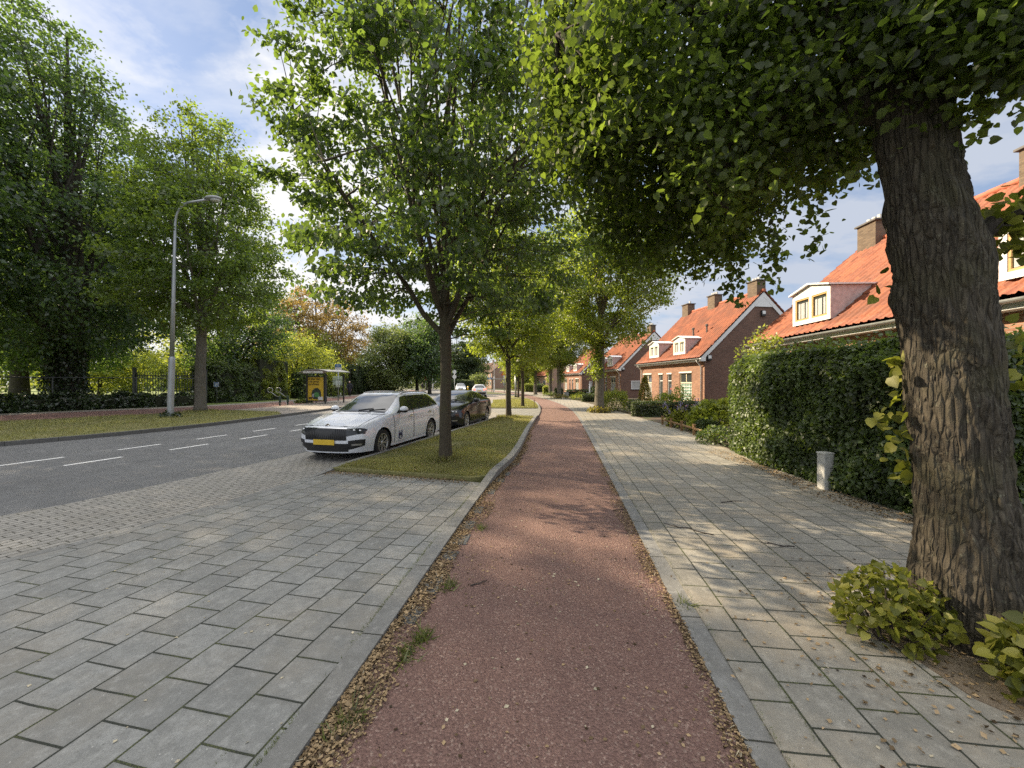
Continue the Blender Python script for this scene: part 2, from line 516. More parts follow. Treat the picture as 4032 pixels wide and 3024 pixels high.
def turf_mat(name, a, b, dry, amount=.5):
    t = NT(name); c = t.coord()
    n = t.noise(c, .8, 7, .6); f = t.noise(c, 70, 6, .65); st = t.noise(c, 18, 6, .7)
    col = t.mix(t.rng(f, .35, .65), a, b)
    col = t.mix(t.rng(n, .42, .62, 0, amount), col, dry)
    col = t.mix(t.rng(st, .5, .7, 0, .5), col, tuple(x * .5 for x in a))
    t.bsdf(col, .95, t.bump(t.math('ADD', f, st), .9, .03))
    return t.done()
M['turf'] = turf_mat("mown_turf", (.13, .138, .045), (.23, .23, .075), (.31, .27, .12), .55)
M['lawn'] = turf_mat("garden_lawn", (.08, .125, .02), (.15, .21, .035), (.17, .2, .05), .4)
M['ground'] = turf_mat("rough_ground", (.05, .065, .02), (.09, .11, .03), (.11, .10, .05), .5)
M['marking'] = plain("road_marking", (.74, .74, .72), .7, .12, 9, bump=.1)
M['litter'] = leaf_mat("dry_litter", (.175, .118, .066), (.16, .11, .05), .8, (.10, .08, .045), .15, .02)
M['twig'] = plain("dead_twig", (.05, .04, .035), .9, .4, 20)
M['grass'] = leaf_mat("grass_blade", (.20, .21, .062), (.34, .34, .07), .45, (.09, .06, .03), .4, .04)
M['weed'] = leaf_mat("weed_leaf", (.09, .13, .03), (.2, .25, .04), .5, (.05, .03, .01), .4, .04)

M['lime_leaf'] = leaf_mat("lime_leaf", (.044, .068, .02), (.25, .36, .04), .5, (.014, .012, .0), .5, .025)
M['lime_leaf_bright'] = leaf_mat("lime_leaf_bright", (.10, .15, .022), (.44, .55, .04), .4, (.02, .014, 0), .5, .05)
M['maple_leaf'] = leaf_mat("dark_leaf", (.044, .076, .026), (.22, .34, .04), .45, (.012, .012, .0), .48, .05)
M['big_leaf'] = leaf_mat("big_tree_leaf", (.046, .086, .038), (.21, .34, .055), .45, (.01, .01, 0), .42, .05)
M['bronze_leaf'] = leaf_mat("bronze_leaf", (.25, .18, .055), (.42, .31, .085), .35, (.05, .0, .0), .45, .04)
M['road_leaf'] = leaf_mat("roadside_leaf", (.082, .132, .034), (.35, .49, .05), .45, (.014, .012, 0), .46, .04)
M['far_leaf'] = leaf_mat("far_leaf", (.105, .14, .05), (.30, .38, .08), .4, (.02, .015, 0), .42, .04)
M['hedge_leaf'] = leaf_mat("hedge_leaf", (.06, .098, .028), (.19, .27, .04), .5, (.015, .016, .002), .38, .045, .5)
M['yew_leaf'] = leaf_mat("clipped_hedge_leaf", (.04, .066, .02), (.12, .17, .03), .45, (.02, .02, 0), .35, .05)
M['bright_leaf'] = leaf_mat("bright_shrub_leaf", (.16, .21, .035), (.46, .52, .06), .35, (.03, .02, 0), .45, .04)
M['yellow_leaf'] = leaf_mat("yellow_green_leaf", (.20, .19, .03), (.42, .38, .05), .35, (.04, .01, 0), .45, .04)
M['sprout_leaf'] = leaf_mat("sprout_leaf", (.12, .15, .022), (.32, .37, .04), .5, (.06, .025, .005), .4, .025, .5)
M['ivy_leaf'] = leaf_mat("ivy_leaf", (.028, .052, .018), (.09, .14, .02), .5, (.01, .01, 0), .3, .08, .4)
M['conifer_leaf'] = leaf_mat("conifer_leaf", (.036, .06, .024), (.10, .15, .03), .4, (.01, .01, 0), .3, .03)
M['lavender'] = leaf_mat("lavender_flower", (.30, .24, .48), (.4, .34, .6), .3, (.05, .05, .05), .35, .02)
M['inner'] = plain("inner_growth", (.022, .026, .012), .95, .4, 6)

def bark_mat(name, a, b, lichen, furrow=1.0, scale=1.0):
    t = NT(name)
    c = t.coord("Object", scale=(scale, scale, scale * .14))
    c2 = t.coord("Object")
    n = t.noise(c, 13, 7, .62, .8)
    v = t.n("ShaderNodeTexVoronoi", {"Scale": 16.0}, feature='DISTANCE_TO_EDGE'); t.t.links.new(c, v.inputs["Vector"])
    fine = t.noise(c2, 90, 5, .6)
    big = t.noise(c2, 2.0, 4)
    col = t.mix(t.rng(n, .32, .68), a, b)
    col = t.mix(t.rng(v.outputs["Distance"], .0, .08, .55 * furrow, 0), col, tuple(x * .28 for x in a))
    col = t.mix(t.rng(t.noise(c2, 26, 6, .7), .58, .68, 0, .65), col, lichen)
    col = t.mix(t.rng(big, .5, .72, 0, .5), col, (.085, .085, .03))
    h = t.math('ADD', t.math('MULTIPLY', t.rng(v.outputs["Distance"], 0, .2), 1.0 * furrow), t.math('ADD', n, t.math('MULTIPLY', fine, .35)))
    t.bsdf(col, .92, t.bump(h, 1.0, .018 * furrow))
    return t.done()
M['bark_old'] = bark_mat("furrowed_bark", (.045, .037, .026), (.095, .080, .056), (.19, .19, .135), 1.0, 1.9)
M['bark'] = bark_mat("young_bark", (.05, .04, .027), (.085, .07, .046), (.14, .14, .09), .35, 2.2)
M['bark_grey'] = bark_mat("grey_bark", (.11, .10, .08), (.19, .17, .14), (.26, .26, .2), .7, 1.3)
M['bark_dark'] = bark_mat("dark_bark", (.045, .038, .03), (.09, .075, .06), (.12, .12, .08), .6, 1.0)

# ------------------------------------------------------------------ ground, roads, paths
PATH_L = catmull([(-1.50, -2.5), (-.96, 1.75), (-.42, 6.28), (.12, 9.17), (.62, 14.0), (1.05, 17.8), (1.74, 24), (2.03, 31), (1.98, 35), (1.67, 40.8), (.35, 56.7), (-1.8, 70), (-7, 90), (-16, 115)], 5)
PATH_R = catmull([(.55, -2.5), (1.08, 1.75), (1.93, 8.5), (2.70, 14.8), (3.36, 20.6), (3.78, 25.7), (3.90, 31.2), (3.78, 37.7), (3.40, 44), (1.9, 61.4), (-.3, 73), (-5, 92), (-14, 117)], 5)
PARK_K = catmull([(-9.2, -2.5), (-6.4, 1.2), (-4.85, 3.68), (-4.38, 4.58), (-3.98, 5.74), (-3.55, 7.39), (-2.90, 10.0), (-2.27, 12.6), (-.62, 19.4), (-.1, 22)], 5)
ROAD_R = catmull([(-12.5, -3), (-9.4, 1), (-6.75, 5.04), (-6.22, 6.2), (-5.63, 8.2), (-5.12, 10.2), (-4.55, 12.7), (-3.2, 19), (-1.95, 26), (-1.7, 31), (-2.0, 37.7), (-2.9, 47), (-4.9, 60), (-8.5, 75), (-15, 95), (-24, 120)], 5)
ROAD_L = catmull([(-25, -3), (-19.5, 4), (-16.0, 8), (-14.0, 11), (-12.7, 14), (-12.0, 18), (-11.7, 26), (-11.6, 40), (-12.1, 52), (-14.5, 66), (-19, 80), (-30, 105)], 5)
SW_R = catmull([(5.35, -2.5), (5.15, 5), (5.15, 7), (5.5, 10), (5.85, 12), (6.12, 16), (6.2, 20), (6.35, 26), (6.3, 34), (5.9, 44), (4.6, 61), (2.5, 75), (-2, 95)], 5)
LP_R = catmull([(-36, 0), (-28, 9), (-23, 15), (-21.0, 18), (-18.9, 21), (-17.2, 24), (-16.5, 28), (-16.4, 34), (-16.8, 42), (-17.0, 52), (-17.2, 66), (-19, 86)], 5)
LP_L = catmull([(-41, 3), (-32, 13), (-26.6, 19), (-24.5, 22.5), (-22.2, 26), (-20.6, 30), (-19.7, 36), (-19.7, 43), (-19.9, 53), (-20.3, 68), (-22.4, 88)], 5)
LW_L = offset_line(LP_L, -1.7)
KERB_W = .14

def resample(line, n):
    P = np.array(line); d = np.r_[0, np.cumsum(np.linalg.norm(np.diff(P, axis=0), axis=1))]
    t = np.linspace(0, d[-1], n)
    return np.c_[np.interp(t, d, P[:, 0]), np.interp(t, d, P[:, 1])]

def strip(name, A, B, zt, mat, kind="structure", zb=-.45, n=160, parent=None, bevel=0):
    a, b = resample(A, n), resample(B, n)
    zf = zt if callable(zt) else (lambda y: zt)
    V, F = [], []
    for i in range(n):
        V += [(*a[i], zf(a[i][1])), (*b[i], zf(b[i][1])), (*b[i], zb), (*a[i], zb)]
    for i in range(n - 1):
        o = 4 * i
        F += [(o, o + 1, o + 5, o + 4), (o + 1, o + 2, o + 6, o + 5), (o + 3, o, o + 4, o + 7)]
    F += [(0, 3, 2, 1), (4 * n - 4, 4 * n - 3, 4 * n - 2, 4 * n - 1)]
    mb = MB(); mb.add(V, F)
    o = mb.build(name, mat, parent, bevel=bevel)
    if kind: o["kind"] = kind
    return o

def slab(name, poly, zt, mat, kind="structure", zb=-.45):
    o = MB().prism(poly, zb, zt).build(name, mat, fix=True)
    if kind: o["kind"] = kind
    return o

gm = MB(); gm.add([(-700, -200, -.12), (700, -200, -.12), (700, 1200, -.12), (-700, 1200, -.12)], [(0, 1, 2, 3)])
tag(gm.build("ground", M['ground']), kind="structure")
strip("road", ROAD_L, ROAD_R, -.05, M['asphalt'])
strip("red_cycle_path", PATH_L, PATH_R, 0.0, M['red'])
KL_out = offset_line(PATH_L, -KERB_W)
def kz(y):
    if y < 6.4: return .035
    if y < 7.2: return .035 + (y - 6.4) / .8 * .085
    if y < 19.2: return .12
    if y < 20.2: return .12 - (y - 19.2) * .07
    if y < 25.4: return .05
    if y < 26.2: return .05 + (y - 25.4) / .8 * .06
    return .11 if y < 46 else .03
strip("path_kerb", KL_out, PATH_L, kz, M['kerb'], n=260)
KR_out = offset_line(PATH_R, KERB_W)
strip("pavement_kerb", PATH_R, KR_out, .012, M['kerb'])
strip("pavement", KR_out, SW_R, .02, M['tile_right'])
# parking strip and the paved place left of the path
slabs_poly = cut(KL_out, -2.4, 6.62) + [(-.72, 6.72), (-3.60, 7.50)] + cut(PARK_K, -2.4, 7.38)[::-1]
PK_in = offset_line(PARK_K, .12)
slabs_poly = cut(KL_out, -2.4, 6.62) + [(-.72, 6.70), (-3.50, 7.52)] + cut(PK_in, -2.4, 7.4)[::-1]
slab("paved_place", slabs_poly, .03, M['tile_left'])
strip("parking_strip", cut(ROAD_R, -2.6, 26.0), cut(PARK_K, -2.4, 21.8), -.035, M['clinker'])
strip("parking_kerb", cut(PARK_K, -2.4, 21.0), cut(PK_in, -2.4, 21.0), lambda y: .032 if y < 7 else (.032 + min(1, (y - 7) / 1.0) * .07 if y < 19 else max(.0, .102 - (y - 19) * .1)), M['kerb'])
# verges
verge1 = [(-3.44, 7.56), (-.70, 6.76)] + cut(KL_out, 6.9, 19.5) + [(-.55, 19.7)] + cut(PK_in, 7.7, 19.3)[::-1]
slab("grass_verge", verge1, .085, M['turf'])
cross = [(x_at(PK_in, 19.35) + .02, 19.3)] + [(-.50, 19.72)] + cut(KL_out, 19.52, 25.9) + [(-1.7, 26.0), (-1.6, 24.5), (-.9, 22.4)]
slab("paved_crossing", cross, .028, M['tile_left'])
verge2 = [(-1.75, 26.05)] + cut(KL_out, 25.95, 40.5) + cut(offset_line(ROAD_R, .15), 26.3, 37.5)[::-1]
slab("far_grass_verge", verge2, .09, M['turf'])
strip("far_verge_kerb", cut(ROAD_R, 26.1, 37.6), cut(offset_line(ROAD_R, .14), 26.1, 37.6), .095, M['kerb'])
stop2 = cut(offset_line(ROAD_R, .01), 37.8, 58) + cut(KL_out, 40.7, 60)[::-1]
slab("bus_stop_paving", stop2, .03, M['platform'])
verge3 = [(-.2, 42.2)] + cut(offset_line(KL_out, -.05), 42.0, 50.5) + [(-.9, 50)]
slab("small_grass_verge", verge3, .07, M['turf'])
# left side of the road
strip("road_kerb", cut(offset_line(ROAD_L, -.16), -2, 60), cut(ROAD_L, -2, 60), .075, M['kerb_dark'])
left_verge = cut(offset_line(ROAD_L, -.17), -1, 20.6) + [(-13.2, 22.3), (-15.0, 23.2)] + cut(LP_R, 1.5, 23.9)[::-1]
slab("left_grass_verge", left_verge, .07, M['turf'])
platform = [(-12.0, 20.75), (-13.2, 22.4), (-15.0, 23.3)] + cut(LP_R, 24.0, 47) + cut(offset_line(ROAD_L, -.17), 20.8, 47)[::-1]
slab("bus_platform", platform, .066, M['platform'])
far_left = cut(LP_R, 47.05, 75) + cut(offset_line(ROAD_L, -.17), 47.05, 75)[::-1]
slab("far_left_verge", far_left, .06, M['lawn'])
strip("left_red_path", LP_L, LP_R, .058, M['red_old'])
strip("left_pavement", LW_L, LP_L, .064, M['platform'])
slab("park_lawn", [(-160, 5), (-44, 5)] + cut(LW_L, 5.5, 70) + [(-40, 140), (-160, 140)], .055, M['lawn'])
slab("gardens", cut(SW_R, -2.4, 80) + [(60, 80), (60, -2.4)], .012, M['garden'])
gs = MB(); rgs = random.Random(4)
for y in [2.9, 3.32, 3.9, 4.3, 4.72, 5.3, 6.2, 6.9, 7.4, 8.3]:
    x = x_at(PATH_L, y) + .10 + rgs.uniform(-.015, .02)
    gs.box((x, y, -.03), (.15 + rgs.uniform(-.03, .02), .26 + rgs.uniform(-.1, .05), .08), rz=R(-7) + rgs.uniform(-.06, .06), rx=rgs.uniform(-.02, .02))
tag(gs.build("gutter_slabs", M['kerb_dark'], bevel=.012), kind="structure")
slab("tree_pit", [(2.46, 2.1), (2.78, 1.62), (3.4, 1.25), (4.4, 1.2), (4.6, 2.0), (4.1, 3.0), (3.3, 3.3), (2.7, 3.05), (2.45, 2.6)], .026, M['soil'])

# painted centre lines: dashes one metre long
def dash(line, s0, ln, w=.11):
    P = resample(line, 1200); d = np.r_[0, np.cumsum(np.linalg.norm(np.diff(P, axis=0), axis=1))]
    q = [(np.interp(s0 + k * ln / 4, d, P[:, 0]), np.interp(s0 + k * ln / 4, d, P[:, 1])) for k in range(5)]
    a, b = offset_line(q, -w / 2), offset_line(q, w / 2)
    V = [(*p, -.046) for p in a] + [(*p, -.046) for p in b]
    return V, [(i, i + 1, 6 + i, 5 + i) for i in range(4)]
LINE_B = offset_line(ROAD_R, -3.75); LINE_A = offset_line(ROAD_R, -5.05)
for nm, ln, ph in (("lane_marking", LINE_B, .35), ("lane_marking", LINE_A, .0)):
    mk = MB()
    for k in range(40):
        V, F = dash(ln, 3.0 + ph + k * 2.05, 1.02); mk.add(V, F)
    tag(mk.build(nm, M['marking'], fix=False), kind="structure")

# ------------------------------------------------------------------ houses
def brick_mat(name, a, b, mortar, w=.22, h=.0625):
    t = NT(name)
    tc = t.n("ShaderNodeTexCoord").outputs["UV"]
    br = t.n("ShaderNodeTexBrick", {"Scale": 1.0, "Mortar Size": .006, "Mortar Smooth": .2, "Brick Width": w, "Row Height": h,
                                   "Color1": (0, 0, 0), "Color2": (1, 1, 1), "Mortar": (.5, .5, .5)})
    t.t.links.new(tc, br.inputs["Vector"])
    o = t.coord()
    f = t.noise(o, 60, 5); big = t.noise(o, .7, 5)
    col = t.mix(br.outputs["Color"], a, b)
    col = t.mix(t.rng(f, .35, .65, 0, .45), col, tuple(x * .6 for x in a))
    col = t.mix(t.rng(big, .4, .7, 0, .3), col, tuple(x * 1.25 for x in b))
    col = t.mix(br.outputs["Fac"], col, mortar)
    h_ = t.math('SUBTRACT', t.math('MULTIPLY', f, .3), br.outputs["Fac"])
    t.bsdf(col, .88, t.bump(h_, .7, .006))
    return t.done()
M['brick'] = brick_mat("brown_brick", (.20, .092, .058), (.38, .20, .125), (.30, .26, .22))
M['brick_gable_shade'] = brick_mat("shaded_gable_brick", (.115, .056, .04), (.21, .108, .074), (.19, .165, .14))  # the wall brick again, with the gables' shade put into its colour
M['brick_chimney'] = brick_mat("sooty_brick", (.10, .068, .045), (.20, .145, .095), (.13, .12, .10))
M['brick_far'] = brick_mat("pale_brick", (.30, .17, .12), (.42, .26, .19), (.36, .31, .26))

def roof_mat(name, a, b, dark, w=.25, h=.33):
    t = NT(name)
    tc = t.n("ShaderNodeTexCoord").outputs["UV"]
    br = t.n("ShaderNodeTexBrick", {"Scale": 1.0, "Mortar Size": .0, "Brick Width": w, "Row Height": h,
                                   "Color1": (0, 0, 0), "Color2": (1, 1, 1)}, offset=0.0)
    t.t.links.new(tc, br.inputs["Vector"])
    o = t.coord()
    f = t.noise(o, 40, 6, .65); big = t.noise(o, .9, 6)
    col = t.mix(br.outputs["Color"], a, b)
    col = t.mix(t.rng(f, .4, .7, 0, .6), col, dark)
    col = t.mix(t.rng(big, .42, .68, 0, .6), col, dark)
    t.bsdf(col, t.rng(f, .3, .7, .6, .8), t.bump(f, .3, .006))
    return t.done()
M['roof'] = roof_mat("orange_pantiles", (.28, .078, .036), (.46, .145, .064), (.12, .05, .034))
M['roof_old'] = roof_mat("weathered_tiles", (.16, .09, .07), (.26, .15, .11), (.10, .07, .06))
M['white_paint'] = plain("white_paint", (.74, .75, .75), .45, .05, 3, bump=.05)
M['cream_paint'] = plain("cream_paint", (.74, .66, .47), .45, .06, 3, bump=.05)
M['wood_frame'] = plain("honey_wood_frame", (.50, .33, .13), .5, .12, 8)
M['zinc'] = plain("zinc_gutter", (.40, .42, .43), .42, .15, 5, metallic=.5)
M['lead'] = plain("stained_cheek", (.50, .43, .42), .6, .22, 7, bump=.1)
M['black'] = plain("black_plastic", (.02, .02, .022), .45, .15, 10)
M['slate'] = plain("dark_sill", (.09, .085, .08), .6, .2, 9)
M['pot'] = plain("pale_flue", (.62, .61, .58), .7, .1, 9)
M['ridge'] = plain("ridge_tile", (.38, .115, .06), .7, .22, 9)
def glass_mat(name, tint, rough=.03):
    t = NT(name)
    d = t.n("ShaderNodeBsdfPrincipled", {"Base Color": tint, "Roughness": rough, "Specular IOR Level": 1.0})
    t.set(d, "Coat Weight", .6)
    t.t.links.new(d.outputs[0], t.out.inputs[0])
    return t.done()
M['pane'] = glass_mat("window_glass", (.05, .058, .06))
M['curtain'] = plain("net_curtain", (.42, .43, .42), .8, .1, 5)
def blind_mat():
    t = NT("striped_blind")
    c = t.coord()
    w = t.n("ShaderNodeTexWave", {"Scale": 1.6}, wave_type='BANDS', bands_direction='Z')
    t.t.links.new(c, w.inputs["Vector"])
    col = t.mix(t.rng(w.outputs["Fac"], .45, .55), (.20, .33, .26), (.62, .66, .62))
    t.bsdf(col, .5); return t.done()
M['blind'] = blind_mat()

def pantiles(L, A, B, wv=.25, hv=.33, seg=8):
    """corrugated tiled slope from A=(y,z) at the eave to B=(y,z) at the ridge, along x 0..L"""
    A, B = np.array(A), np.array(B); D = B - A; T = np.linalg.norm(D); D = D / T
    N = np.array([-D[1], D[0]]);  N = N if N[1] > 0 else -N
    nx = int(round(L / wv)) * seg + 1
    xs = np.linspace(0, L, nx)
    ts, hs = [], []
    k = 0
    while k * hv < T - .02:
        ts += [k * hv, min(T, (k + 1) * hv - .004)]; hs += [.045, .012]; k += 1
    prof = .022 * np.cos(2 * np.pi * xs / wv) + .012 * np.cos(4 * np.pi * xs / wv)
    jit = np.random.default_rng(3).normal(0, .004, (len(ts) // 2 + 1, nx // seg + 2))
    V = []
    for j, (t_, h_) in enumerate(zip(ts, hs)):
        jj = jit[j // 2][(np.arange(nx) // seg)]
        off = h_ + prof + jj
        P = A[None] + D[None] * t_ + N[None] * off[:, None]
        V.append(np.c_[xs, P])
    V = np.concatenate(V)
    ny = len(ts)
    i, j = np.meshgrid(np.arange(nx - 1), np.arange(ny - 1))
    o = (j * nx + i).ravel()
    F = np.c_[o, o + 1, o + nx + 1, o + nx]
    tt = np.repeat(ts, nx)
    UV = np.c_[V[:, 0] + wv / 2, tt]
    return V, F, UV

def tile_slope(name, L, A, B, mat, parent, x0=0.0):
    V, F, UV = pantiles(L, A, B)
    V = V + np.array([x0, 0, 0])
    m = np_mesh(name, V, F)
    uv = m.uv_layers.new(name="UVMap")
    uv.data.foreach_set("uv", UV[F.ravel()].astype(np.float32).ravel())
    return link_mesh(name, m, mat, parent, smooth=False)

def wall_holes(mb, x0, x1, z0, z1, holes, y, t=.25):
    """wall on the plane y (outside towards +y), rectangular holes with reveals"""
    xs = sorted({x0, x1, *[h[0] for h in holes], *[h[1] for h in holes]})
    zs = sorted({z0, z1, *[h[2] for h in holes], *[h[3] for h in holes]})
    for a, b in zip(xs, xs[1:]):
        for c, d in zip(zs, zs[1:]):
            mx, mz = (a + b) / 2, (c + d) / 2
            if any(h[0] < mx < h[1] and h[2] < mz < h[3] for h in holes): continue
            mb.add([(a, y, c), (b, y, c), (b, y, d), (a, y, d)], [(0, 1, 2, 3)])
    for a, b, c, d in holes:
        for P, Q in (((a, c), (b, c)), ((b, c), (b, d)), ((b, d), (a, d)), ((a, d), (a, c))):
            mb.add([(P[0], y, P[1]), (Q[0], y, Q[1]), (Q[0], y - .2, Q[1]), (P[0], y - .2, P[1])], [(0, 1, 2, 3)])

def window(parent, a, b, c, d, y, fmat, pane='pane', rows=None, cols=None, fw=.07, sill=True, inner=None, name="window", depth=.09):
    """window filling x a..b, z c..d in a wall plane y (outside +y)"""
    yc = y - depth
    f = MB()
    f.box(((a + b) / 2, yc, c + fw / 2), (b - a, .07, fw)); f.box(((a + b) / 2, yc, d - fw / 2), (b - a, .07, fw))
    f.box((a + fw / 2, yc, (c + d) / 2), (fw, .068, d - c - 2 * fw)); f.box((b - fw / 2, yc, (c + d) / 2), (fw, .068, d - c - 2 * fw))
    for z in rows or []: f.box(((a + b) / 2, yc, z), (b - a - 2 * fw, .062, fw))
    for x, z0, z1 in cols or []: f.box((x, yc, (z0 + z1) / 2), (fw * .9, .058, z1 - z0))
    w = f.build(name, fmat, parent, bevel=.006)
    p = MB().box(((a + b) / 2, yc - .01, (c + d) / 2), (b - a - 2 * fw + .02, .012, d - c - 2 * fw + .02)).build("pane", M[pane], w)
    if inner:
        a2, b2, c2, d2, m2 = inner
        cu = MB(); n = int((b2 - a2) / .05)
        for i in range(n):
            x = a2 + (b2 - a2) * (i + .5) / n
            cu.box((x, yc + .0 + .012 * math.sin(i * 1.7), (c2 + d2) / 2), ((b2 - a2) / n * 1.02, .012, d2 - c2))
        cu.build("curtain", M[m2], w)
    if sill:
        MB().box(((a + b) / 2, y + .02, c - .035), (b - a + .1, .14, .066)).build("sill", M['slate'], w, bevel=.008)
    return w

def dormer(parent, xc, wd, y_f, z0, z1, slope, paint, frame, ze, k_):
    """dormer with a shallow peaked front; slope(z) gives the y of the roof at height z"""
    a, b = xc - wd / 2, xc + wd / 2
    zt = z1 + .20
    body = MB()
    yb = slope(z1) - .05
    # front board with two window openings, filled by the frames
    ww = (wd - .36) / 2
    holes = [(a + .12, a + .12 + ww, z0 + .14, z1 - .16), (b - .12 - ww, b - .12, z0 + .14, z1 - .16)]
    wall_holes(body, a, b, z0, z1, holes, y_f)
    body.add([(a, y_f, z1), (b, y_f, z1), (xc, y_f, zt)], [(0, 1, 2)])
    dm = body.build("dormer", paint, parent, uv=False)
    for s, x in ((-1, a), (1, b)):
        ck = MB()
        poly = [(y_f - .003, z0), (y_f - .003, z1), (yb, z1), (slope(z0) - .05, z0 + .02)]
        ck.prism(poly, x - .03, x + .03, lambda p, q, r: (r, p, q))
        ck.build("cheek", M['lead'], dm)
    rf = MB()
    for s in (-1, 1):
        x = xc + s * (wd / 2 + .09)
        zr = slope(zt) - .02; ze = slope(z1) - .02
        V = [(xc, y_f + .1, zt + .02), (x, y_f + .1, z1 + .005), (x, ze, z1 + .005), (xc, zr, zt + .02)]
        V += [(p[0], p[1], p[2] + .05) for p in V]
        rf.add(V, [(0, 1, 2, 3), (7, 6, 5, 4), (0, 4, 5, 1), (1, 5, 6, 2), (2, 6, 7, 3), (3, 7, 4, 0)])
    rf.build("dormer_roof", M['white_paint'], dm)
    ap = MB().box((xc, y_f + .17, ze - k_ * (y_f + .17) + .10), (wd + .06, .46, .02), rx=-math.atan(k_)).build("lead_apron", M['zinc'], dm)
    for h in holes:
        window(dm, h[0], h[1], h[2], h[3], y_f, frame, 'pane', fw=.055, sill=False, depth=.05,
               inner=(h[0] + .07, h[1] - .07, h[2] + .07, h[3] - .15, 'curtain'))
    return dm

def house(corner, ang, L, label, ze=3.3, zr=7.6, dep=4.4, dormers=(2.9, 6.5), chim=(.65, 4.9, 8.4), wins=None, gable_win=None, dormer_w=1.45, frame='cream_paint', vents=(), lamp=True, group="red roofed brick houses along the pavement"):
    """local x runs along the street front away from the viewer, -y into the plot"""
    h = empty("house", (*corner, 0), ang, label, "house", group)
    OV, GO = .35, .12                    # eave and verge overhang
    k = (zr - ze) / dep                  # pitch
    slope = lambda z: -(z - ze) / k      # y of the front slope at height z
    wins = wins or []
    holes = [w[:4] for w in wins]
    wl_ = MB()
    zw = ze + k * OV * .55
    wall_holes(wl_, GO, L - GO, -.1, ze - .02, holes, -OV)
    yb = -2 * dep + OV
    MB().add([(GO, yb, -.1), (L - GO, yb, -.1), (L - GO, yb, ze), (GO, yb, ze)], [(0, 1, 2, 3)]).build("back_wall", M['brick'], h, uv=True)
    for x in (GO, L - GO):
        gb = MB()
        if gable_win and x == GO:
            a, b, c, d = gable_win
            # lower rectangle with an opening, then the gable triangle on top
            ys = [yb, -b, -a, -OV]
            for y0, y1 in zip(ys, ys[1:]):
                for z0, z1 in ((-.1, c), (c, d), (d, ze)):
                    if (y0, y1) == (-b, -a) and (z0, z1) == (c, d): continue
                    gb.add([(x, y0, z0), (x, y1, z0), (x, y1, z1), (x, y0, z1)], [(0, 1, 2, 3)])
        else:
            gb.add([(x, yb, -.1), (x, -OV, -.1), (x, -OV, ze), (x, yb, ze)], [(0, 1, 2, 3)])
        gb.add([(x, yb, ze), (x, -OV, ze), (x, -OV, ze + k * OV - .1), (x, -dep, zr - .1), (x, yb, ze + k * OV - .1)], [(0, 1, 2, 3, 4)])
        gb.build("gable_wall", M['brick_gable_shade'], h, uv=True)
    wl_.build("wall", M['brick'], h, uv=True)
    tile_slope("roof", L + .02, (0, ze), (-dep, zr), M['roof'], h)
    tile_slope("roof", L + .02, (-2 * dep, ze), (-dep, zr), M['roof'], h)
    rt = MB()
    n = int(L / .38)
    for i in range(n):
        rt.tube([(L * i / n, -dep, zr + .035 + .012 * (i % 2)), (L * (i + 1) / n + .03, -dep, zr + .035 + .012 * (i % 2))], .115, 10)
    rt.build("ridge_tiles", M['ridge'], h, smooth='auto')
    # barge boards and the little panelled peak
    for x, s in ((GO - .04, -1), (L - GO + .04, 1)):
        bb = MB()
        w = .26
        for sy in (1, -1):
            e = (0 if sy > 0 else -2 * dep)
            P = [(e, ze - .08), (-dep, zr - .08), (-dep, zr - .08 - w * 1.25), (e - sy * .18, ze - .08 - w * .5), (e, ze - .1 - w * .5)]
            bb.prism(P, x - .022, x + .022, lambda p, q, r: (r, p, q))
        bb.build("barge_board", M['white_paint'], h)
        bb = MB(); bb.prism([(-dep - .62, zr - 1.02), (-dep + .62, zr - 1.02), (-dep, zr - .40)], x - .016 + s * .0, x + .012, lambda p, q, r: (r, p, q))
        bb.build("gable_panel", M['white_paint'], h)
    # boxed eaves and gutter
    bx = MB().box((L / 2, -OV / 2 - .03, ze - .14), (L - .02, OV - .02, .2))
    bx.build("eaves_board", M['white_paint'], h, bevel=.01)
    gt = MB(); r_ = .075
    prof = [(.06 + r_ * math.cos(t_), ze - .06 + r_ * math.sin(t_)) for t_ in np.linspace(math.pi, 2 * math.pi, 9)]
    prof += [(.06 + (r_ - .008) * math.cos(t_), ze - .06 + (r_ - .008) * math.sin(t_)) for t_ in np.linspace(2 * math.pi, math.pi, 9)]
    gt.prism(prof, -.02, L + .02, lambda p, q, r: (r, p, q))
    gt.build("gutter", M['zinc'], h)
    for x in (GO + .28, L - GO - .3):
        MB().tube([(x, .04, ze - .13), (x, -.05, ze - .3), (x, -OV + .06, ze - .55), (x, -OV + .06, .0)], .04, 10).build("downpipe", M['white_paint'], h, smooth=True)
    for w in wins:
        window(h, *w[:4], -OV, M[w[4]], **w[5])
        if w[5].get('name') != 'door':
            MB().box(((w[0] + w[1]) / 2, -OV + .02, w[3] + .05), (w[1] - w[0] + .1, .05, .09)).build("lintel", M['white_paint'], h)
    if gable_win:
        a, b, c, d = gable_win
        f = MB(); x = GO
        for z in (c + .04, d - .04): f.box((x, -(a + b) / 2, z), (.09, b - a, .08))
        for y in (-a - .04, -b + .04, -(a + b) / 2): f.box((x, y, (c + d) / 2), (.088, .08, d - c - .16))
        w = f.build("window", M['white_paint'], h)
        MB().box((x + .02, -(a + b) / 2, (c + d) / 2), (.012, b - a - .1, d - c - .1)).build("pane", M['pane'], w)
        cu = MB()
        for i in range(16):
            cu.box((x + .012 + .004 * (i % 2), -a - .1 - (b - a - .2) * (i + .5) / 16, (c + d) / 2 + .02), (.01, (b - a - .2) / 16, d - c - .2))
        cu.build("curtain", M['curtain'], w)
        MB().box((x - .02, -(a + b) / 2, c - .04), (.14, b - a + .1, .06)).build("sill", M['slate'], w)
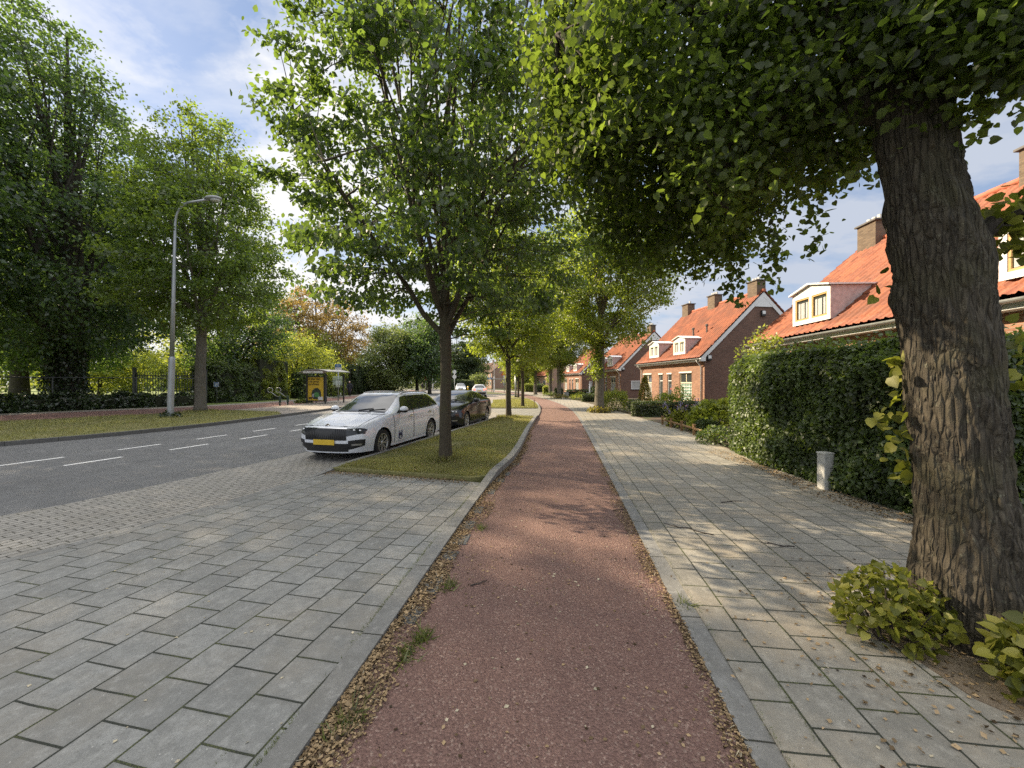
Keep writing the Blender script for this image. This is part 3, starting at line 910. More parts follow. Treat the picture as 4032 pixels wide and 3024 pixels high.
    for xd in dormers:
        xd, dw = xd if isinstance(xd, tuple) else (xd, dormer_w)
        dormer(h, xd, dw, -.28, ze + .38, ze + 1.42, slope, M['white_paint'], M['wood_frame'] if frame == 'wood' else M['cream_paint'], ze, k)
    for i, xc in enumerate(chim):
        cb = MB().box((xc, -dep + .05, zr - .05), (.85, .62, 1.5)).build("chimney", M['brick_chimney'], h, uv=True)
        MB().box((xc, -dep + .05, zr + .73), (1.0, .76, .07)).build("cap", M['slate'], cb, bevel=.01)
        fl = MB()
        for q in range(3 if i != 2 else 1): fl.lathe([(.09, zr + .75), (.085, zr + .97), (.07, zr + .97), (.07, zr + .8)], 10, (xc - .24 + .24 * q, -dep + .05, 0))
        fl.build("flue", M['pot'], cb)
        MB().box((xc, -dep + .36, zr - .42), (.95, .12, .06), rx=R(-44)).build("flashing", M['zinc'], cb)
    for xv, zv in vents:
        v = MB().tube([(xv, slope(zv) + .0, zv), (xv, slope(zv), zv + .45)], .055, 8)
        v.lathe([(.0, zv + .47), (.1, zv + .44), (.1, zv + .56), (.0, zv + .6)], 10, (xv, slope(zv), 0))
        v.build("roof_vent", M['slate'], h)
    if lamp:
        for y, z in ((-.62, ze - .02), (-dep + .05, zr - 1.45)):
            lb = MB().box((GO - .07, y, z), (.13, .30, .36)).build("alarm_box", M['black'], h, bevel=.03)
            MB().box((GO - .145, y, z - .01 + .05), (.03, .22, .2)).build("box_front", M['white_paint'], lb, bevel=.02)
    return h

def big(a, b, pane='pane'):
    m = (a + b) / 2
    return (a, b, .45, 2.38, 'cream_paint', dict(rows=[1.72], cols=[(m, 1.76, 2.31)], pane='pane', inner=(a + .09, b - .09, .54, 1.66, pane)))
def slim(a, b):
    return (a, b, .35, 2.34, 'white_paint', dict(rows=[1.86], fw=.06, pane='pane'))
HW = [big(1.5, 2.95, 'blind'), slim(4.0, 4.58), slim(5.26, 5.84), big(7.0, 8.4, 'curtain')]
HW2 = [big(1.5, 2.95, 'curtain'), slim(4.0, 4.58), slim(5.26, 5.84), big(7.0, 8.4, 'curtain')]
house((11.75, 24.7), R(97.6), 9.1, "brick house with striped blind and dark side gable behind the low clipped hedge", wins=HW, vents=((2.2, 5.15), (3.7, 5.1)))
house((9.05, 4.9), R(86.5), 11.45, "nearest brick house whose orange roof rises behind the tall dark hedge", dormers=((1.6, 2.5), (8.2, 1.75)), chim=(5.45, 10.75), zr=7.15,
      wins=[big(1.0, 2.9, 'curtain'), slim(4.6, 5.2), slim(6.2, 6.8), big(8.4, 9.9, 'curtain')], dormer_w=1.75, frame='wood', lamp=False)
house((11.9, 44.4), R(99.5), 9.1, "brick house with wide white side window behind the lime with sprouting trunk", wins=HW2, gable_win=(1.6, 4.4, 1.0, 1.95))
house((10.9, 63.5), R(102), 9.1, "farthest brick house of the row, with low side window behind clipped hedges", wins=HW2, gable_win=(1.6, 4.4, 1.0, 1.95))

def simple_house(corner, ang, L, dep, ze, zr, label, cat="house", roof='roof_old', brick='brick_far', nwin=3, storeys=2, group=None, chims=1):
    h = empty("house", (*corner, 0), ang, label, cat, group)
    w = MB()
    for y in (0, -2 * dep): w.add([(0, y, -.1), (L, y, -.1), (L, y, ze), (0, y, ze)], [(0, 1, 2, 3)])
    for x in (0, L): w.add([(x, 0, -.1), (x, 0, ze), (x, -dep, zr - .05), (x, -2 * dep, ze), (x, -2 * dep, -.1)], [(0, 1, 2, 3, 4)])
    w.build("wall", M[brick], h, uv=True)
    tile_slope("roof", L + .2, (.3, ze - .1), (-dep, zr), M[roof], h, -.1)
    tile_slope("roof", L + .2, (-2 * dep - .3, ze - .1), (-dep, zr), M[roof], h, -.1)
    for i in range(chims):
        cb = MB().box((L * (.15 + .7 * i / max(1, chims - 1)) if chims > 1 else L * .5, -dep, zr + .35), (.7, .5, 1.3)).build("chimney", M['brick_chimney'], h, uv=True)
    for s in range(storeys):
        for i in range(nwin):
            xc = L * (i + .5) / nwin
            f = MB().box((xc, .02, 1.55 + 2.7 * s), (1.3, .09, 1.3)).build("window", M['white_paint'], h)
            MB().box((xc, .062, 1.55 + 2.7 * s), (1.12, .02, 1.12)).build("pane", M['pane'], f)
        f = MB().box((-.02, -dep, 1.55 + 2.7 * s), (.09, 1.2, 1.2)).build("window", M['white_paint'], h)
        MB().box((-.062, -dep, 1.55 + 2.7 * s), (.02, 1.02, 1.02)).build("pane", M['pane'], f)
    return h
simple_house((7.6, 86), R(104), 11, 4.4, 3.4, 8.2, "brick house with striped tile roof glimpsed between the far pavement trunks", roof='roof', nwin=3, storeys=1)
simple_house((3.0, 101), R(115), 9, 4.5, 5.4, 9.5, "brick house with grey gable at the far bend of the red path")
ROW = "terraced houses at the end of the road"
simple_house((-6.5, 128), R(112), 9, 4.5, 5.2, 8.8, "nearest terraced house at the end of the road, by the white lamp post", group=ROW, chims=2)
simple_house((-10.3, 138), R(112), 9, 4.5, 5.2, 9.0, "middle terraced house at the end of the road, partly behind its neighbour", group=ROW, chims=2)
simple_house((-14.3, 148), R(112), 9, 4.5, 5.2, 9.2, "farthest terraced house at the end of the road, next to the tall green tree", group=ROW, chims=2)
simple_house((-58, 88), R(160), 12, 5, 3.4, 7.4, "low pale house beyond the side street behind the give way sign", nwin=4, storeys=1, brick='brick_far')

# ------------------------------------------------------------------ leaves and trees
HEART_V = np.array([[0, 0, 0], [-.06, .26, .05], [.22, .46, .09], [.58, .36, .06], [1.0, 0, -.06],
                    [.58, -.36, .06], [.22, -.46, .09], [-.06, -.26, .05]])
HEART_F = np.array([[0, 4, 3, 2], [0, 2, 1, 1], [0, 6, 5, 4], [0, 7, 6, 6]])
HEART_T = np.array([[0, 4, 3], [0, 3, 2], [0, 2, 1], [0, 5, 4], [0, 6, 5], [0, 7, 6]])
OVAL_V = np.array([[0, 0, 0], [.35, .30, .07], [1.0, 0, -.05], [.35, -.30, .07], [.75, .22, .03], [.75, -.22, .03]])
OVAL_T = np.array([[0, 2, 4], [0, 4, 1], [0, 5, 2], [0, 3, 5]])
RHOMB_V = np.array([[0, 0, 0], [.48, .36, .07], [1.0, 0, -.03], [.48, -.36, .07]])
RHOMB_T = np.array([[0, 2, 1], [0, 3, 2]])
BLADE_V = np.array([[0, -.05, 0], [0, .05, 0], [1.0, 0, .0]])
BLADE_T = np.array([[0, 1, 2]])
TEMPL = dict(heart=(HEART_V, HEART_T), oval=(OVAL_V, OVAL_T), rhomb=(RHOMB_V, RHOMB_T), blade=(BLADE_V, BLADE_T))

def nrm(a):
    return a / np.maximum(np.linalg.norm(a, axis=-1, keepdims=True), 1e-9)

def leaves(P, size, rng, templ='rhomb', droop=.35, up=.8, D=None, spread=1.0, var=None, svar=.3, N=None):
    """one leaf at each point; returns V, F, per-face variation"""
    n = len(P)
    d = rng.normal(size=(n, 3)) * spread
    if D is not None: d += D
    d[:, 2] -= droop
    d = nrm(d)
    nn = rng.normal(size=(n, 3)) * .75
    nn[:, 2] += up
    if N is not None: nn += N
    b = nrm(np.cross(nn, d)); k = np.cross(d, b)
    sz = (size * (1 + svar * rng.uniform(-1, 1, n)))[:, None, None] if np.isscalar(size) else (size * (1 + svar * rng.uniform(-1, 1, n)))[:, None, None]
    TV, TF = TEMPL[templ]
    V = P[:, None, :] + sz * (TV[None, :, 0:1] * d[:, None] + TV[None, :, 1:2] * b[:, None] + TV[None, :, 2:3] * k[:, None])
    m = len(TV)
    F = TF[None] + (np.arange(n) * m)[:, None, None]
    v = rng.random(n) if var is None else np.clip(var + rng.normal(0, .22, n), 0, 1)
    return V.reshape(-1, 3), F.reshape(-1, 3), np.repeat(v, len(TF))

def leaf_object(name, P, size, mat, parent, rng, **kw):
    V, F, A = leaves(P, size, rng, **kw)
    return link_mesh(name, np_mesh(name, V, F, A), mat, parent)

def curve3(a, b, c, n=6):
    a, b, c = map(np.array, (a, b, c)); t = np.linspace(0, 1, n)[:, None]
    return (1 - t) ** 2 * a + 2 * t * (1 - t) * b + t ** 2 * c

def tree(base, label, trunk, profile, nclus, per, size, leaf, bark, seed, nlimb=7, limb_z=(2.5, 4.5), crad=(.45, .8), templ='rhomb',
         droop=.4, up=.8, group=None, cat="tree", center=(0, 0), flat=.6, lobes=.18, twig_r=.016, keep=None, extra=None, name="tree",
         out=.45, sides=14, limb_r=.55, spread_limb=.72, root=None, inner=0.0, trunk_sides=None, buttress=1.35, limb_end=(.35, .95)):
    """trunk: [(x, y, z, r)] local; profile: [(z, radius)] of the crown"""
    rng = np.random.default_rng(seed)
    h = root or empty(name, (*base, 0), 0, label, cat, group)
    zs = np.array([p[0] for p in profile]); rs = np.array([p[1] for p in profile])
    tb = MB()
    T = np.array(trunk, dtype=float)
    # smooth trunk
    tt = np.linspace(0, 1, 4 * len(T)); src = np.linspace(0, 1, len(T))
    TP = np.c_[[np.interp(tt, src, T[:, i]) for i in range(4)]].T
    TP[0, 3] *= buttress; TP[1, 3] *= 1 + (buttress - 1) * .35
    wob = np.c_[noise3(TP[:, :3], seed, .25), noise3(TP[:, :3], seed + 1, .25)] * .03
    wob[0] = 0
    TP[:, :2] += wob
    tb.tube([p[:3] for p in TP], list(TP[:, 3]), sides)
    nodes = [TP[len(TP) // 3:, :3]]
    top = TP[-1]
    ztop = zs.max()
    phase = rng.random() * 6.28
    lob = rng.normal(size=(3, 3))
    def rmul(a, z):
        return 1 + lobes * (np.sin(2 * a + lob[0, 0] * 3 + z * .6) * .5 + np.sin(3 * a + lob[0, 1] * 3 - z * .9) * .5 + np.sin(5 * a + lob[0, 2] * 3 + z * 1.7) * .35)
    limbs = []
    for i in range(nlimb):
        z0 = limb_z[0] + (limb_z[1] - limb_z[0]) * (i + .3 * rng.random()) / nlimb
        z0 = min(z0, T[-1, 2] - .05)
        p0 = np.array([np.interp(z0, TP[:, 2], TP[:, q]) for q in range(3)]); p0[2] = z0
        r0 = np.interp(z0, TP[:, 2], TP[:, 3])
        a = phase + i * 2.399
        ze = zs.min() + (ztop - zs.min()) * (limb_end[0] + (limb_end[1] - limb_end[0]) * (i + .5) / nlimb + rng.normal() * .05)
        re = np.interp(ze, zs, rs) * spread_limb * (.8 + .3 * rng.random()) * rmul(a, ze)
        p2 = np.array([center[0] + math.cos(a) * re, center[1] + math.sin(a) * re, ze])
        p1 = p0 * .45 + p2 * .55; p1[:2] = p0[:2] * .5 + p2[:2] * .5; p1[2] = p0[2] * .62 + p2[2] * .38
        C = curve3(p0, p1, p2, 9)
        C[1:-1] += rng.normal(size=(7, 3)) * .05 * re / 3
        rr = np.linspace(r0 * limb_r, .018, 9)
        tb.tube(C, list(rr), 7, cap=False)
        limbs.append(C); nodes.append(C[2:])
        for q in range(2):                       # forked side limbs
            k = rng.integers(2, 6)
            a2 = a + rng.choice([-1, 1]) * (.5 + .5 * rng.random())
            ze2 = min(ztop - .3, C[k][2] + (1.0 + 2.2 * rng.random()) * (ztop - zs.min()) / 7)
            re2 = np.interp(ze2, zs, rs) * (.75 + .2 * rng.random()) * rmul(a2, ze2)
            e = np.array([center[0] + math.cos(a2) * re2, center[1] + math.sin(a2) * re2, ze2])
            m = C[k] * .5 + e * .5; m[2] += -.06 * re2
            C2 = curve3(C[k], m, e, 6)
            tb.tube(C2, list(np.linspace(rr[k] * .7, .012, 6)), 5, cap=False)
            nodes.append(C2[1:])
    N = np.concatenate(nodes)
    # crown points, more of them towards the outside
    w = np.interp(np.linspace(zs.min(), ztop, 200), zs, rs) ** 2
    zc = rng.choice(np.linspace(zs.min(), ztop, 200), nclus * 2, p=w / w.sum())
    a = rng.random(nclus * 2) * 6.283
    u = rng.random(nclus * 2) ** out
    rad = np.interp(zc, zs, rs) * u * rmul(a, zc)
    Cp = np.c_[center[0] + np.cos(a) * rad, center[1] + np.sin(a) * rad, zc]
    if keep is not None: Cp = Cp[keep(Cp)]
    Cp = Cp[:nclus]
    if extra is not None: Cp = np.concatenate([Cp, np.array(extra)[:, :3]])
    for c in Cp:
        dd = np.linalg.norm(N - c, axis=1) + np.maximum(0, N[:, 2] - c[2] + .1) * .8
        q = N[dd.argmin()]
        L = np.linalg.norm(c - q)
        m = (q + c) / 2; m[2] += .08 * L
        C = curve3(q, m, c + np.array([0, 0, -.05 * L]), 4)
        tb.tube(C, [twig_r * (1 + .35 * L), twig_r * .9, twig_r * .6, twig_r * .35], 4, cap=False)
    tb.build("trunk", bark, h, smooth=True, fix=False)
    # leaves round every crown point
    k = len(Cp)
    cr = rng.uniform(*crad, k)
    idx = np.repeat(np.arange(k), rng.poisson(per, k))
    off = rng.normal(size=(len(idx), 3)) * .55
    off[:, 2] *= flat
    P = Cp[idx] + off * cr[idx][:, None]
    if inner:
        pass
    cv = rng.random(k)
    D = nrm(P - np.array([center[0], center[1], (zs.min() + ztop) / 2])) * .5
    leaf_object("crown", P, size, leaf, h, rng, templ=templ, droop=droop, up=up, D=D, var=.5 + (cv[idx] - .5) * .5)
    return h

# --- the old lime beside the path ------------------------------------------------
def old_lime():
    base = (3.08, 2.64)
    h = empty("lime_tree", (*base, 0), 0, "huge old lime with thick furrowed trunk, leaning over the pavement beside the tall hedge", "tree")
    rng = np.random.default_rng(5)
    # trunk as one dense displaced surface
    na, nz = 200, 240
    ang = np.linspace(0, 2 * np.pi, na, endpoint=False); zz_ = np.linspace(0, 5.6, nz)
    A, Z = np.meshgrid(ang, zz_)
    cxl = np.interp(Z, [0, .5, 1.2, 2.2, 3.3, 5.6], [.02, .0, -.04, -.10, -.23, -.42])
    cyl = np.interp(Z, [0, 2, 5.6], [0, .07, .28])
    rad = np.interp(Z, [0, .12, .3, .6, 1.2, 1.9, 2.2, 2.6, 3.2, 4.2, 5.6], [.36, .315, .285, .262, .238, .232, .236, .228, .212, .19, .16])
    flare = np.exp(-Z / .28) * (.08 * np.maximum(0, np.sin(A * 3 + .6)) + .04 * np.sin(A * 5 + 2))
    S = np.c_[(np.cos(A) * .33).ravel(), (np.sin(A) * .33).ravel(), (Z * .2 + .02 * np.sin(Z * 7 + 3 * A)).ravel()]
    f1 = noise3(S, 3, 7.5).reshape(A.shape); f2 = noise3(S, 8, 15).reshape(A.shape)
    furrow = -.008 * np.maximum(0, 1 - np.abs(f1) * 2.6) - .006 * np.maximum(0, 1 - np.abs(f2) * 2.2) + .006 * noise3(S * np.array([1, 1, 2.5]), 21, 16).reshape(A.shape)
    S2 = np.c_[(np.cos(A) * .4).ravel(), (np.sin(A) * .4).ravel(), Z.ravel()]
    lump = .014 * noise3(S2, 13, 1.0).reshape(A.shape) + .008 * noise3(S2, 15, 4.0).reshape(A.shape)
    # swollen branch collar on the right at about 2.6 m and an old pruning burl below
    def burl(a0, z0, wa, wz, amp):
        da = np.angle(np.exp(1j * (A - a0)))
        return amp * np.exp(-(da / wa) ** 2 - ((Z - z0) / wz) ** 2)
    rad = rad + flare + furrow + lump + burl(-.35, 2.66, .5, .2, .065) + burl(2.9, 1.25, .4, .12, .03) + burl(-1.9, 1.95, .35, .10, .03) + burl(2.6, 2.3, .35, .1, .03)
    V = np.stack([cxl + np.cos(A) * rad, cyl + np.sin(A) * rad, Z], -1).reshape(-1, 3)
    i, j = np.meshgrid(np.arange(na), np.arange(nz - 1))
    i, j = i.ravel(), j.ravel()
    F = np.c_[j * na + i, j * na + (i + 1) % na, (j + 1) * na + (i + 1) % na, (j + 1) * na + i]
    V[:, 2] -= .02
    link_mesh("trunk", np_mesh("trunk", V, F), M['bark_old'], h, smooth=True)
    # limbs
    lm = MB(); N = []
    specs = [((-.38, .15, 4.0), (-1.3, .6, 4.9), (-2.5, 1.0, 5.3), .10), ((-.40, .15, 3.7), (-1.2, 1.3, 4.5), (-1.9, 2.6, 5.2), .13),
             ((-.34, .16, 3.75), (-.5, 1.6, 4.3), (-.6, 3.1, 4.6), .10), ((-.38, .1, 4.2), (-1.2, .6, 5.6), (-1.7, .9, 6.4), .10),
             ((-.45, .2, 4.4), (-.4, 1.0, 5.8), (-.3, 1.9, 7.6), .13), ((-.55, .2, 5.2), (-.9, .3, 6.6), (-1.1, .3, 8.6), .14),
             ((-.45, .2, 4.5), (.3, .5, 5.6), (1.1, .9, 6.6), .11), ((-.45, .15, 4.6), (-.1, .7, 5.9), (.3, 1.4, 7.0), .10),
             ((.02, .0, 2.68), (.22, .05, 2.80), (.42, .1, 2.82), .06), ((-.40, .15, 3.9), (-1.4, .3, 5.4), (-2.2, .5, 6.4), .10),
             ((-.36, .14, 3.8), (-1.0, .9, 4.2), (-1.7, 1.6, 4.2), .06), ((-.30, .16, 3.6), (.1, 1.2, 4.0), (.2, 2.3, 4.2), .06)]
    for a, b, c, r in specs:
        C = curve3(np.array(a) + (.09, .07, 0), b, c, 10); C[1:-1] += rng.normal(size=(8, 3)) * .04
        lm.tube(C, list(np.linspace(r, .02, 10)), 10, cap=False)
        if c[2] > 3: N.append(C[2:])
        for q in range(0 if c[2] < 3 else 3):
            k = rng.integers(3, 9); e = C[k] + rng.normal(size=3) * (.7, .7, .35) + np.array([0, 0, .15]); e[1] = max(e[1], C[k][1] + .05)
            C2 = curve3(C[k], (C[k] + e) / 2 + (0, 0, .12), e, 6)
            lm.tube(C2, list(np.linspace(.035, .01, 6)), 6, cap=False); N.append(C2[1:])
    N = np.concatenate(N)
    # crown points: a dome over the pavement, thin on the house side
    K = 5200
    th = rng.random(K) * 6.283; u = rng.random(K) ** .5
    zc = rng.choice([0, 1], K, p=[.62, .38])
    zc = np.where(zc == 0, rng.uniform(3.05, 5.4, K), rng.uniform(5.4, 9.5, K))
    Rm = np.interp(zc, [3.0, 3.4, 4.2, 5.2, 7, 9.5], [2.0, 2.45, 2.6, 2.6, 2.3, .7])
    Rm = Rm * (1 + .10 * np.sin(3 * th + 1) + .07 * np.sin(5 * th + 2.1 + zc))
    cx, cy = 2.8 - base[0], 3.3 - base[1]
    Cp = np.c_[cx + np.cos(th) * Rm * u, cy + np.sin(th) * Rm * u, zc]
    W = Cp + np.array([*base, 0])
    x, y, z = W.T
    # lowest foliage: rises towards the path side, hangs down in curtains over the pavement
    zb = 3.28 + .35 * np.clip((2.3 - x) / 1.6, 0, 1.6) + .16 * np.sin(2.3 * x + 1.1) + .18 * np.sin(1.9 * y + .3) + .10 * np.sin(5.1 * x - 3 * y)
    zb = zb + np.where(x > 3.0, 1.15 * np.clip((x - 3.0) / .35, 0, 1.0) + .55 * np.clip(x - 3.3, 0, 3), 0) * (y > 1.2)
    ok = (z > zb) & ~((x > 3.75) & (z < 5.6) & (y > 1.8) & (y < 6.5)) & (y > 1.0)
    ok &= np.hypot(x - base[0] + .3, y - base[1]) > .42
    ok &= np.hypot(x, y) > 2.5
    ok &= (y > 2.75) | (x > 2.3)
    ok &= ~((x > 1.155 * y) & (z < 1.7 + .88 * y))
    Cp = Cp[ok]
    Cp = Cp[rng.permutation(len(Cp))[:1120]]
    # hanging curtains of leaves (world x, y, top z, bottom z)
    hang = []
    for (x, y, z1, z0) in [(2.30, 5.0, 3.7, 2.95), (2.62, 4.7, 3.6, 2.75), (2.72, 4.75, 3.3, 2.62), (2.98, 4.5, 3.5, 2.98), (3.05, 4.6, 3.3, 2.78), (2.0, 5.2, 3.8, 3.3),
                           (1.55, 5.1, 3.9, 3.35), (1.2, 4.9, 3.8, 3.3), (2.55, 3.9, 3.5, 3.0), (1.0, 4.2, 3.9, 3.45), (2.45, 3.2, 3.45, 3.0), (.75, 4.0, 4.2, 3.5),
                           (1.75, 4.4, 3.6, 3.15), (3.2, 4.2, 3.4, 3.05), (2.15, 4.1, 3.5, 3.1)]:
        n = int((z1 - z0) / .07)
        for q in range(n):
            zq = z1 + (z0 - z1) * (q + .5) / n
            hang.append((x - base[0] + .05 * math.sin(q), y - base[1] + .05 * math.cos(1.7 * q), zq))
    hang = np.array(hang)
    fr = np.c_[rng.uniform(2.35, 3.25, 70), rng.uniform(2.2, 2.65, 70), rng.uniform(3.42, 4.9, 70)] - np.array([*base, 0])
    Cp = np.concatenate([Cp, fr])
    for c in Cp:
        dd = np.linalg.norm(N - c, axis=1); q = N[dd.argmin()]; L = dd.min()
        if L > .9 or c[1] < .15: continue
        m = (q + c) / 2 + (0, 0, .06 * L)
        lm.tube(curve3(q, m, c, 4), [.010 + .004 * L, .008, .006, .003], 4, cap=False)
    lm.build("limbs", M['bark_dark'], h, smooth=True, fix=False)
    k = len(Cp); idx = np.repeat(np.arange(k), rng.poisson(112, k))
    off = rng.normal(size=(len(idx), 3)) * (.145, .145, .125)
    P = Cp[idx] + off
    ih = np.repeat(np.arange(len(hang)), 10)
    Ph = hang[ih] + rng.normal(size=(len(ih), 3)) * (.055, .055, .04)
    P = np.concatenate([P, Ph])
    Wp = P + np.array([*base, 0])
    keep = (np.linalg.norm(Wp - np.array([0, 0, 1.7]), axis=1) > 2.75) & (Wp[:, 1] > 1.9) & ((Wp[:, 1] > 2.55) | (Wp[:, 0] > 2.2))
    var = np.concatenate([.5 + (rng.random(k)[idx] - .5) * .5, np.full(len(ih), .45)])
    P, var = P[keep], var[keep]
    leaf_object("crown", P, .052, M['lime_leaf'], h, rng, templ='heart', droop=.75, up=.55, var=var, svar=.45)
    # shoots on the trunk and at its foot
    sp = []
    for (x, y, z, r, n) in [(2.80, 2.88, 1.82, .05, 14), (2.82, 2.88, 1.58, .04, 7), (2.79, 2.88, 1.38, .065, 18), (2.80, 2.87, 1.24, .04, 7), (2.82, 2.86, 1.08, .05, 11),
                            (2.72, 2.92, 2.42, .05, 5), (3.42, 2.66, 2.80, .12, 80), (3.55, 2.72, 2.78, .12, 80), (3.62, 2.75, 2.90, .10, 40), (3.36, 2.58, 1.97, .06, 14), (3.40, 2.58, 1.72, .07, 14)]:
        sp.append(np.array([x, y, z])[None] - (*base, 0) + rng.normal(size=(n, 3)) * (r, r, r * .9))
    SP = np.concatenate(sp)
    leaf_object("foliage", SP, .075, M['sprout_leaf'], h, rng, templ='heart', droop=.5, up=.5, D=np.array([-.5, -.3, 0]))
    return h
old_lime()

def sprouts(px, py, rx, ry, hgt, n, label, mat, size, seed, group, templ='heart', cat="shoots", name="root_shoots", stems=20):
    rng = np.random.default_rng(seed)
    h = empty(name, (px, py, .02), 0, label, cat, group)
    a = rng.random(n) * 6.283; u = rng.random(n) ** .5
    z = hgt * (rng.random(n) ** .7) * (1 - .55 * u ** 2)
    P = np.c_[np.cos(a) * u * rx, np.sin(a) * u * ry, z + .02]
    D = np.c_[np.cos(a), np.sin(a), np.zeros(n)] * .7
    leaf_object("foliage", P, size, mat, h, rng, templ=templ, droop=.3, up=.9, D=D, svar=.45)
    st = MB()
    for i in range(stems):
        q = P[rng.integers(0, n)]
        st.tube(curve3((q[0] * .4, q[1] * .4, -.02), (q[0] * .7, q[1] * .7, q[2] * .6), q, 4), [.008, .006, .004, .003], 4, cap=False)
    st.build("stems", M['twig'], h)
    return h
SG = "leafy shoots sprouting at the foot of pavement limes"
sprouts(2.52, 2.62, .32, .28, .46, 760, "yellowish green basal shoots against the path side of the huge trunk", M['sprout_leaf'], .047, 21, SG, stems=40)
sprouts(3.02, 2.10, .42, .26, .44, 760, "large leaved green basal shoots in front of the huge trunk", M['sprout_leaf'], .058, 22, SG, stems=40)

# --- young trees in the grass verge ----------------------------------------------
VG = "trees standing in the grass verge between path and road"
tree((-1.42, 8.33), "nearest verge tree with dark slim trunk forked low, beside the white car",
     [(0, 0, 0, .135), (.0, 0, .9, .122), (.01, .02, 1.8, .115), (.0, .0, 2.7, .125), (.03, .02, 4.5, .085), (.08, .0, 7, .05), (.1, 0, 9.5, .02)],
     [(2.8, 1.5), (3.1, 2.1), (3.6, 2.6), (4.6, 3.0), (6, 3.2), (7.6, 3.2), (9.2, 2.7), (10.8, 1.9), (12, .5)], 540, 92, .108, M['maple_leaf'], M['bark'], 11,
     nlimb=15, limb_z=(2.55, 4.0), limb_end=(.5, 1.0), crad=(.22, .44), templ='oval', droop=.7, up=.7, group=VG, center=(.02, 0), flat=.42, lobes=.16, out=.42, limb_r=.5, spread_limb=.78, twig_r=.012, sides=16,
     keep=lambda P: np.hypot(P[:, 0], P[:, 1]) > (5.0 - P[:, 2]) * .75)
t2 = tree((-.18, 18.6), "second verge tree with pale slim trunk where the grass ends behind the black car",
     [(0, 0, 0, .135), (.0, 0, 1.0, .125), (.02, 0, 2.2, .12), (.02, .02, 3.0, .125), (.05, 0, 5.0, .08), (.05, 0, 9, .025)],
     [(2.7, .3), (3.0, 1.6), (4.0, 2.35), (5.6, 2.5), (7.4, 2.2), (9.2, 1.5), (10.4, .35)], 360, 84, .12, M['lime_leaf_bright'], M['bark'], 12,
     nlimb=10, limb_z=(2.7, 4.6), crad=(.3, .6), templ='rhomb', droop=.45, up=.7, group=VG, flat=.5, out=.42)
copy_tree(t2, (.74, 27.5, 0), 2.1, (.93, .93, .95), "third verge tree in the dry yellow far grass, beside a thin stake")
copy_tree(t2, (.72, 44.5, 0), 4.0, (.9, .9, .92), "fourth and smallest looking verge tree next to the short grey pole")

# --- limes along the pavement ------------------------------------------------------
PG = "limes in a row along the pavement in front of the houses"
r2 = tree((5.0, 22.6), "pavement lime with leafy shoots up its grey trunk, yellow plants round its foot",
     [(0, 0, 0, .30), (-.02, 0, .8, .26), (.02, 0, 2.4, .235), (.0, .02, 4.2, .22), (.05, 0, 6.0, .16), (.05, 0, 8, .09), (.05, 0, 11, .03)],
     [(3.9, .6), (4.6, 2.5), (6.0, 3.5), (7.8, 3.7), (9.8, 3.2), (11.6, 2.0), (12.8, .3)], 560, 100, .125, M['lime_leaf_bright'], M['bark_grey'], 13,
     nlimb=12, limb_z=(3.9, 7.0), crad=(.32, .65), templ='rhomb', droop=.5, up=.7, group=PG, flat=.5, out=.45, lobes=.22,
     extra=[(-.25 + .12 * math.sin(i * 2.1), -.22 + .1 * math.cos(i * 1.3), 2.1 + i * .17, 0) for i in range(14)] + [(-1.6, -.8, 4.0, 0), (-1.9, -.5, 4.3, 0), (1.9, -.6, 4.4, 0), (2.4, -.3, 4.6, 0), (2.1, -.9, 4.0, 0), (1.2, -1.1, 4.2, 0), (-1.2, -1.2, 4.4, 0)])
copy_tree(r2, (5.1, 43.0, 0), 2.3, (.86, .86, .9), "second pavement lime, in front of the farther side gable, yellow plants round its foot")
copy_tree(r2, (5.0, 51.5, 0), 4.4, (.86, .86, .9), "third pavement lime, dark trunk standing just behind a low grey bush")
copy_tree(r2, (3.4, 57.5, 0), 5.5, (.9, .9, .9), "farthest pavement lime, leaning dark trunk where the red path bends away")
YG = "yellow plants round the feet of pavement limes"
sprouts(5.0, 22.45, .72, .42, .42, 520, "yellow green plants round the foot of the nearer grey pavement trunk", M['yellow_leaf'], .10, 23, YG, 'rhomb', "plants", "yellow_plants")
sprouts(5.1, 42.7, 1.0, .5, .5, 380, "yellow green plants round the foot of the second pavement trunk, before a clipped hedge", M['yellow_leaf'], .13, 24, YG, 'rhomb', "plants", "yellow_plants")
sprouts(4.95, 51.1, .9, .5, .55, 300, "dull grey green low bush at the foot of the third pavement trunk", M['far_leaf'], .13, 25, None, 'rhomb', "bush", "bush")

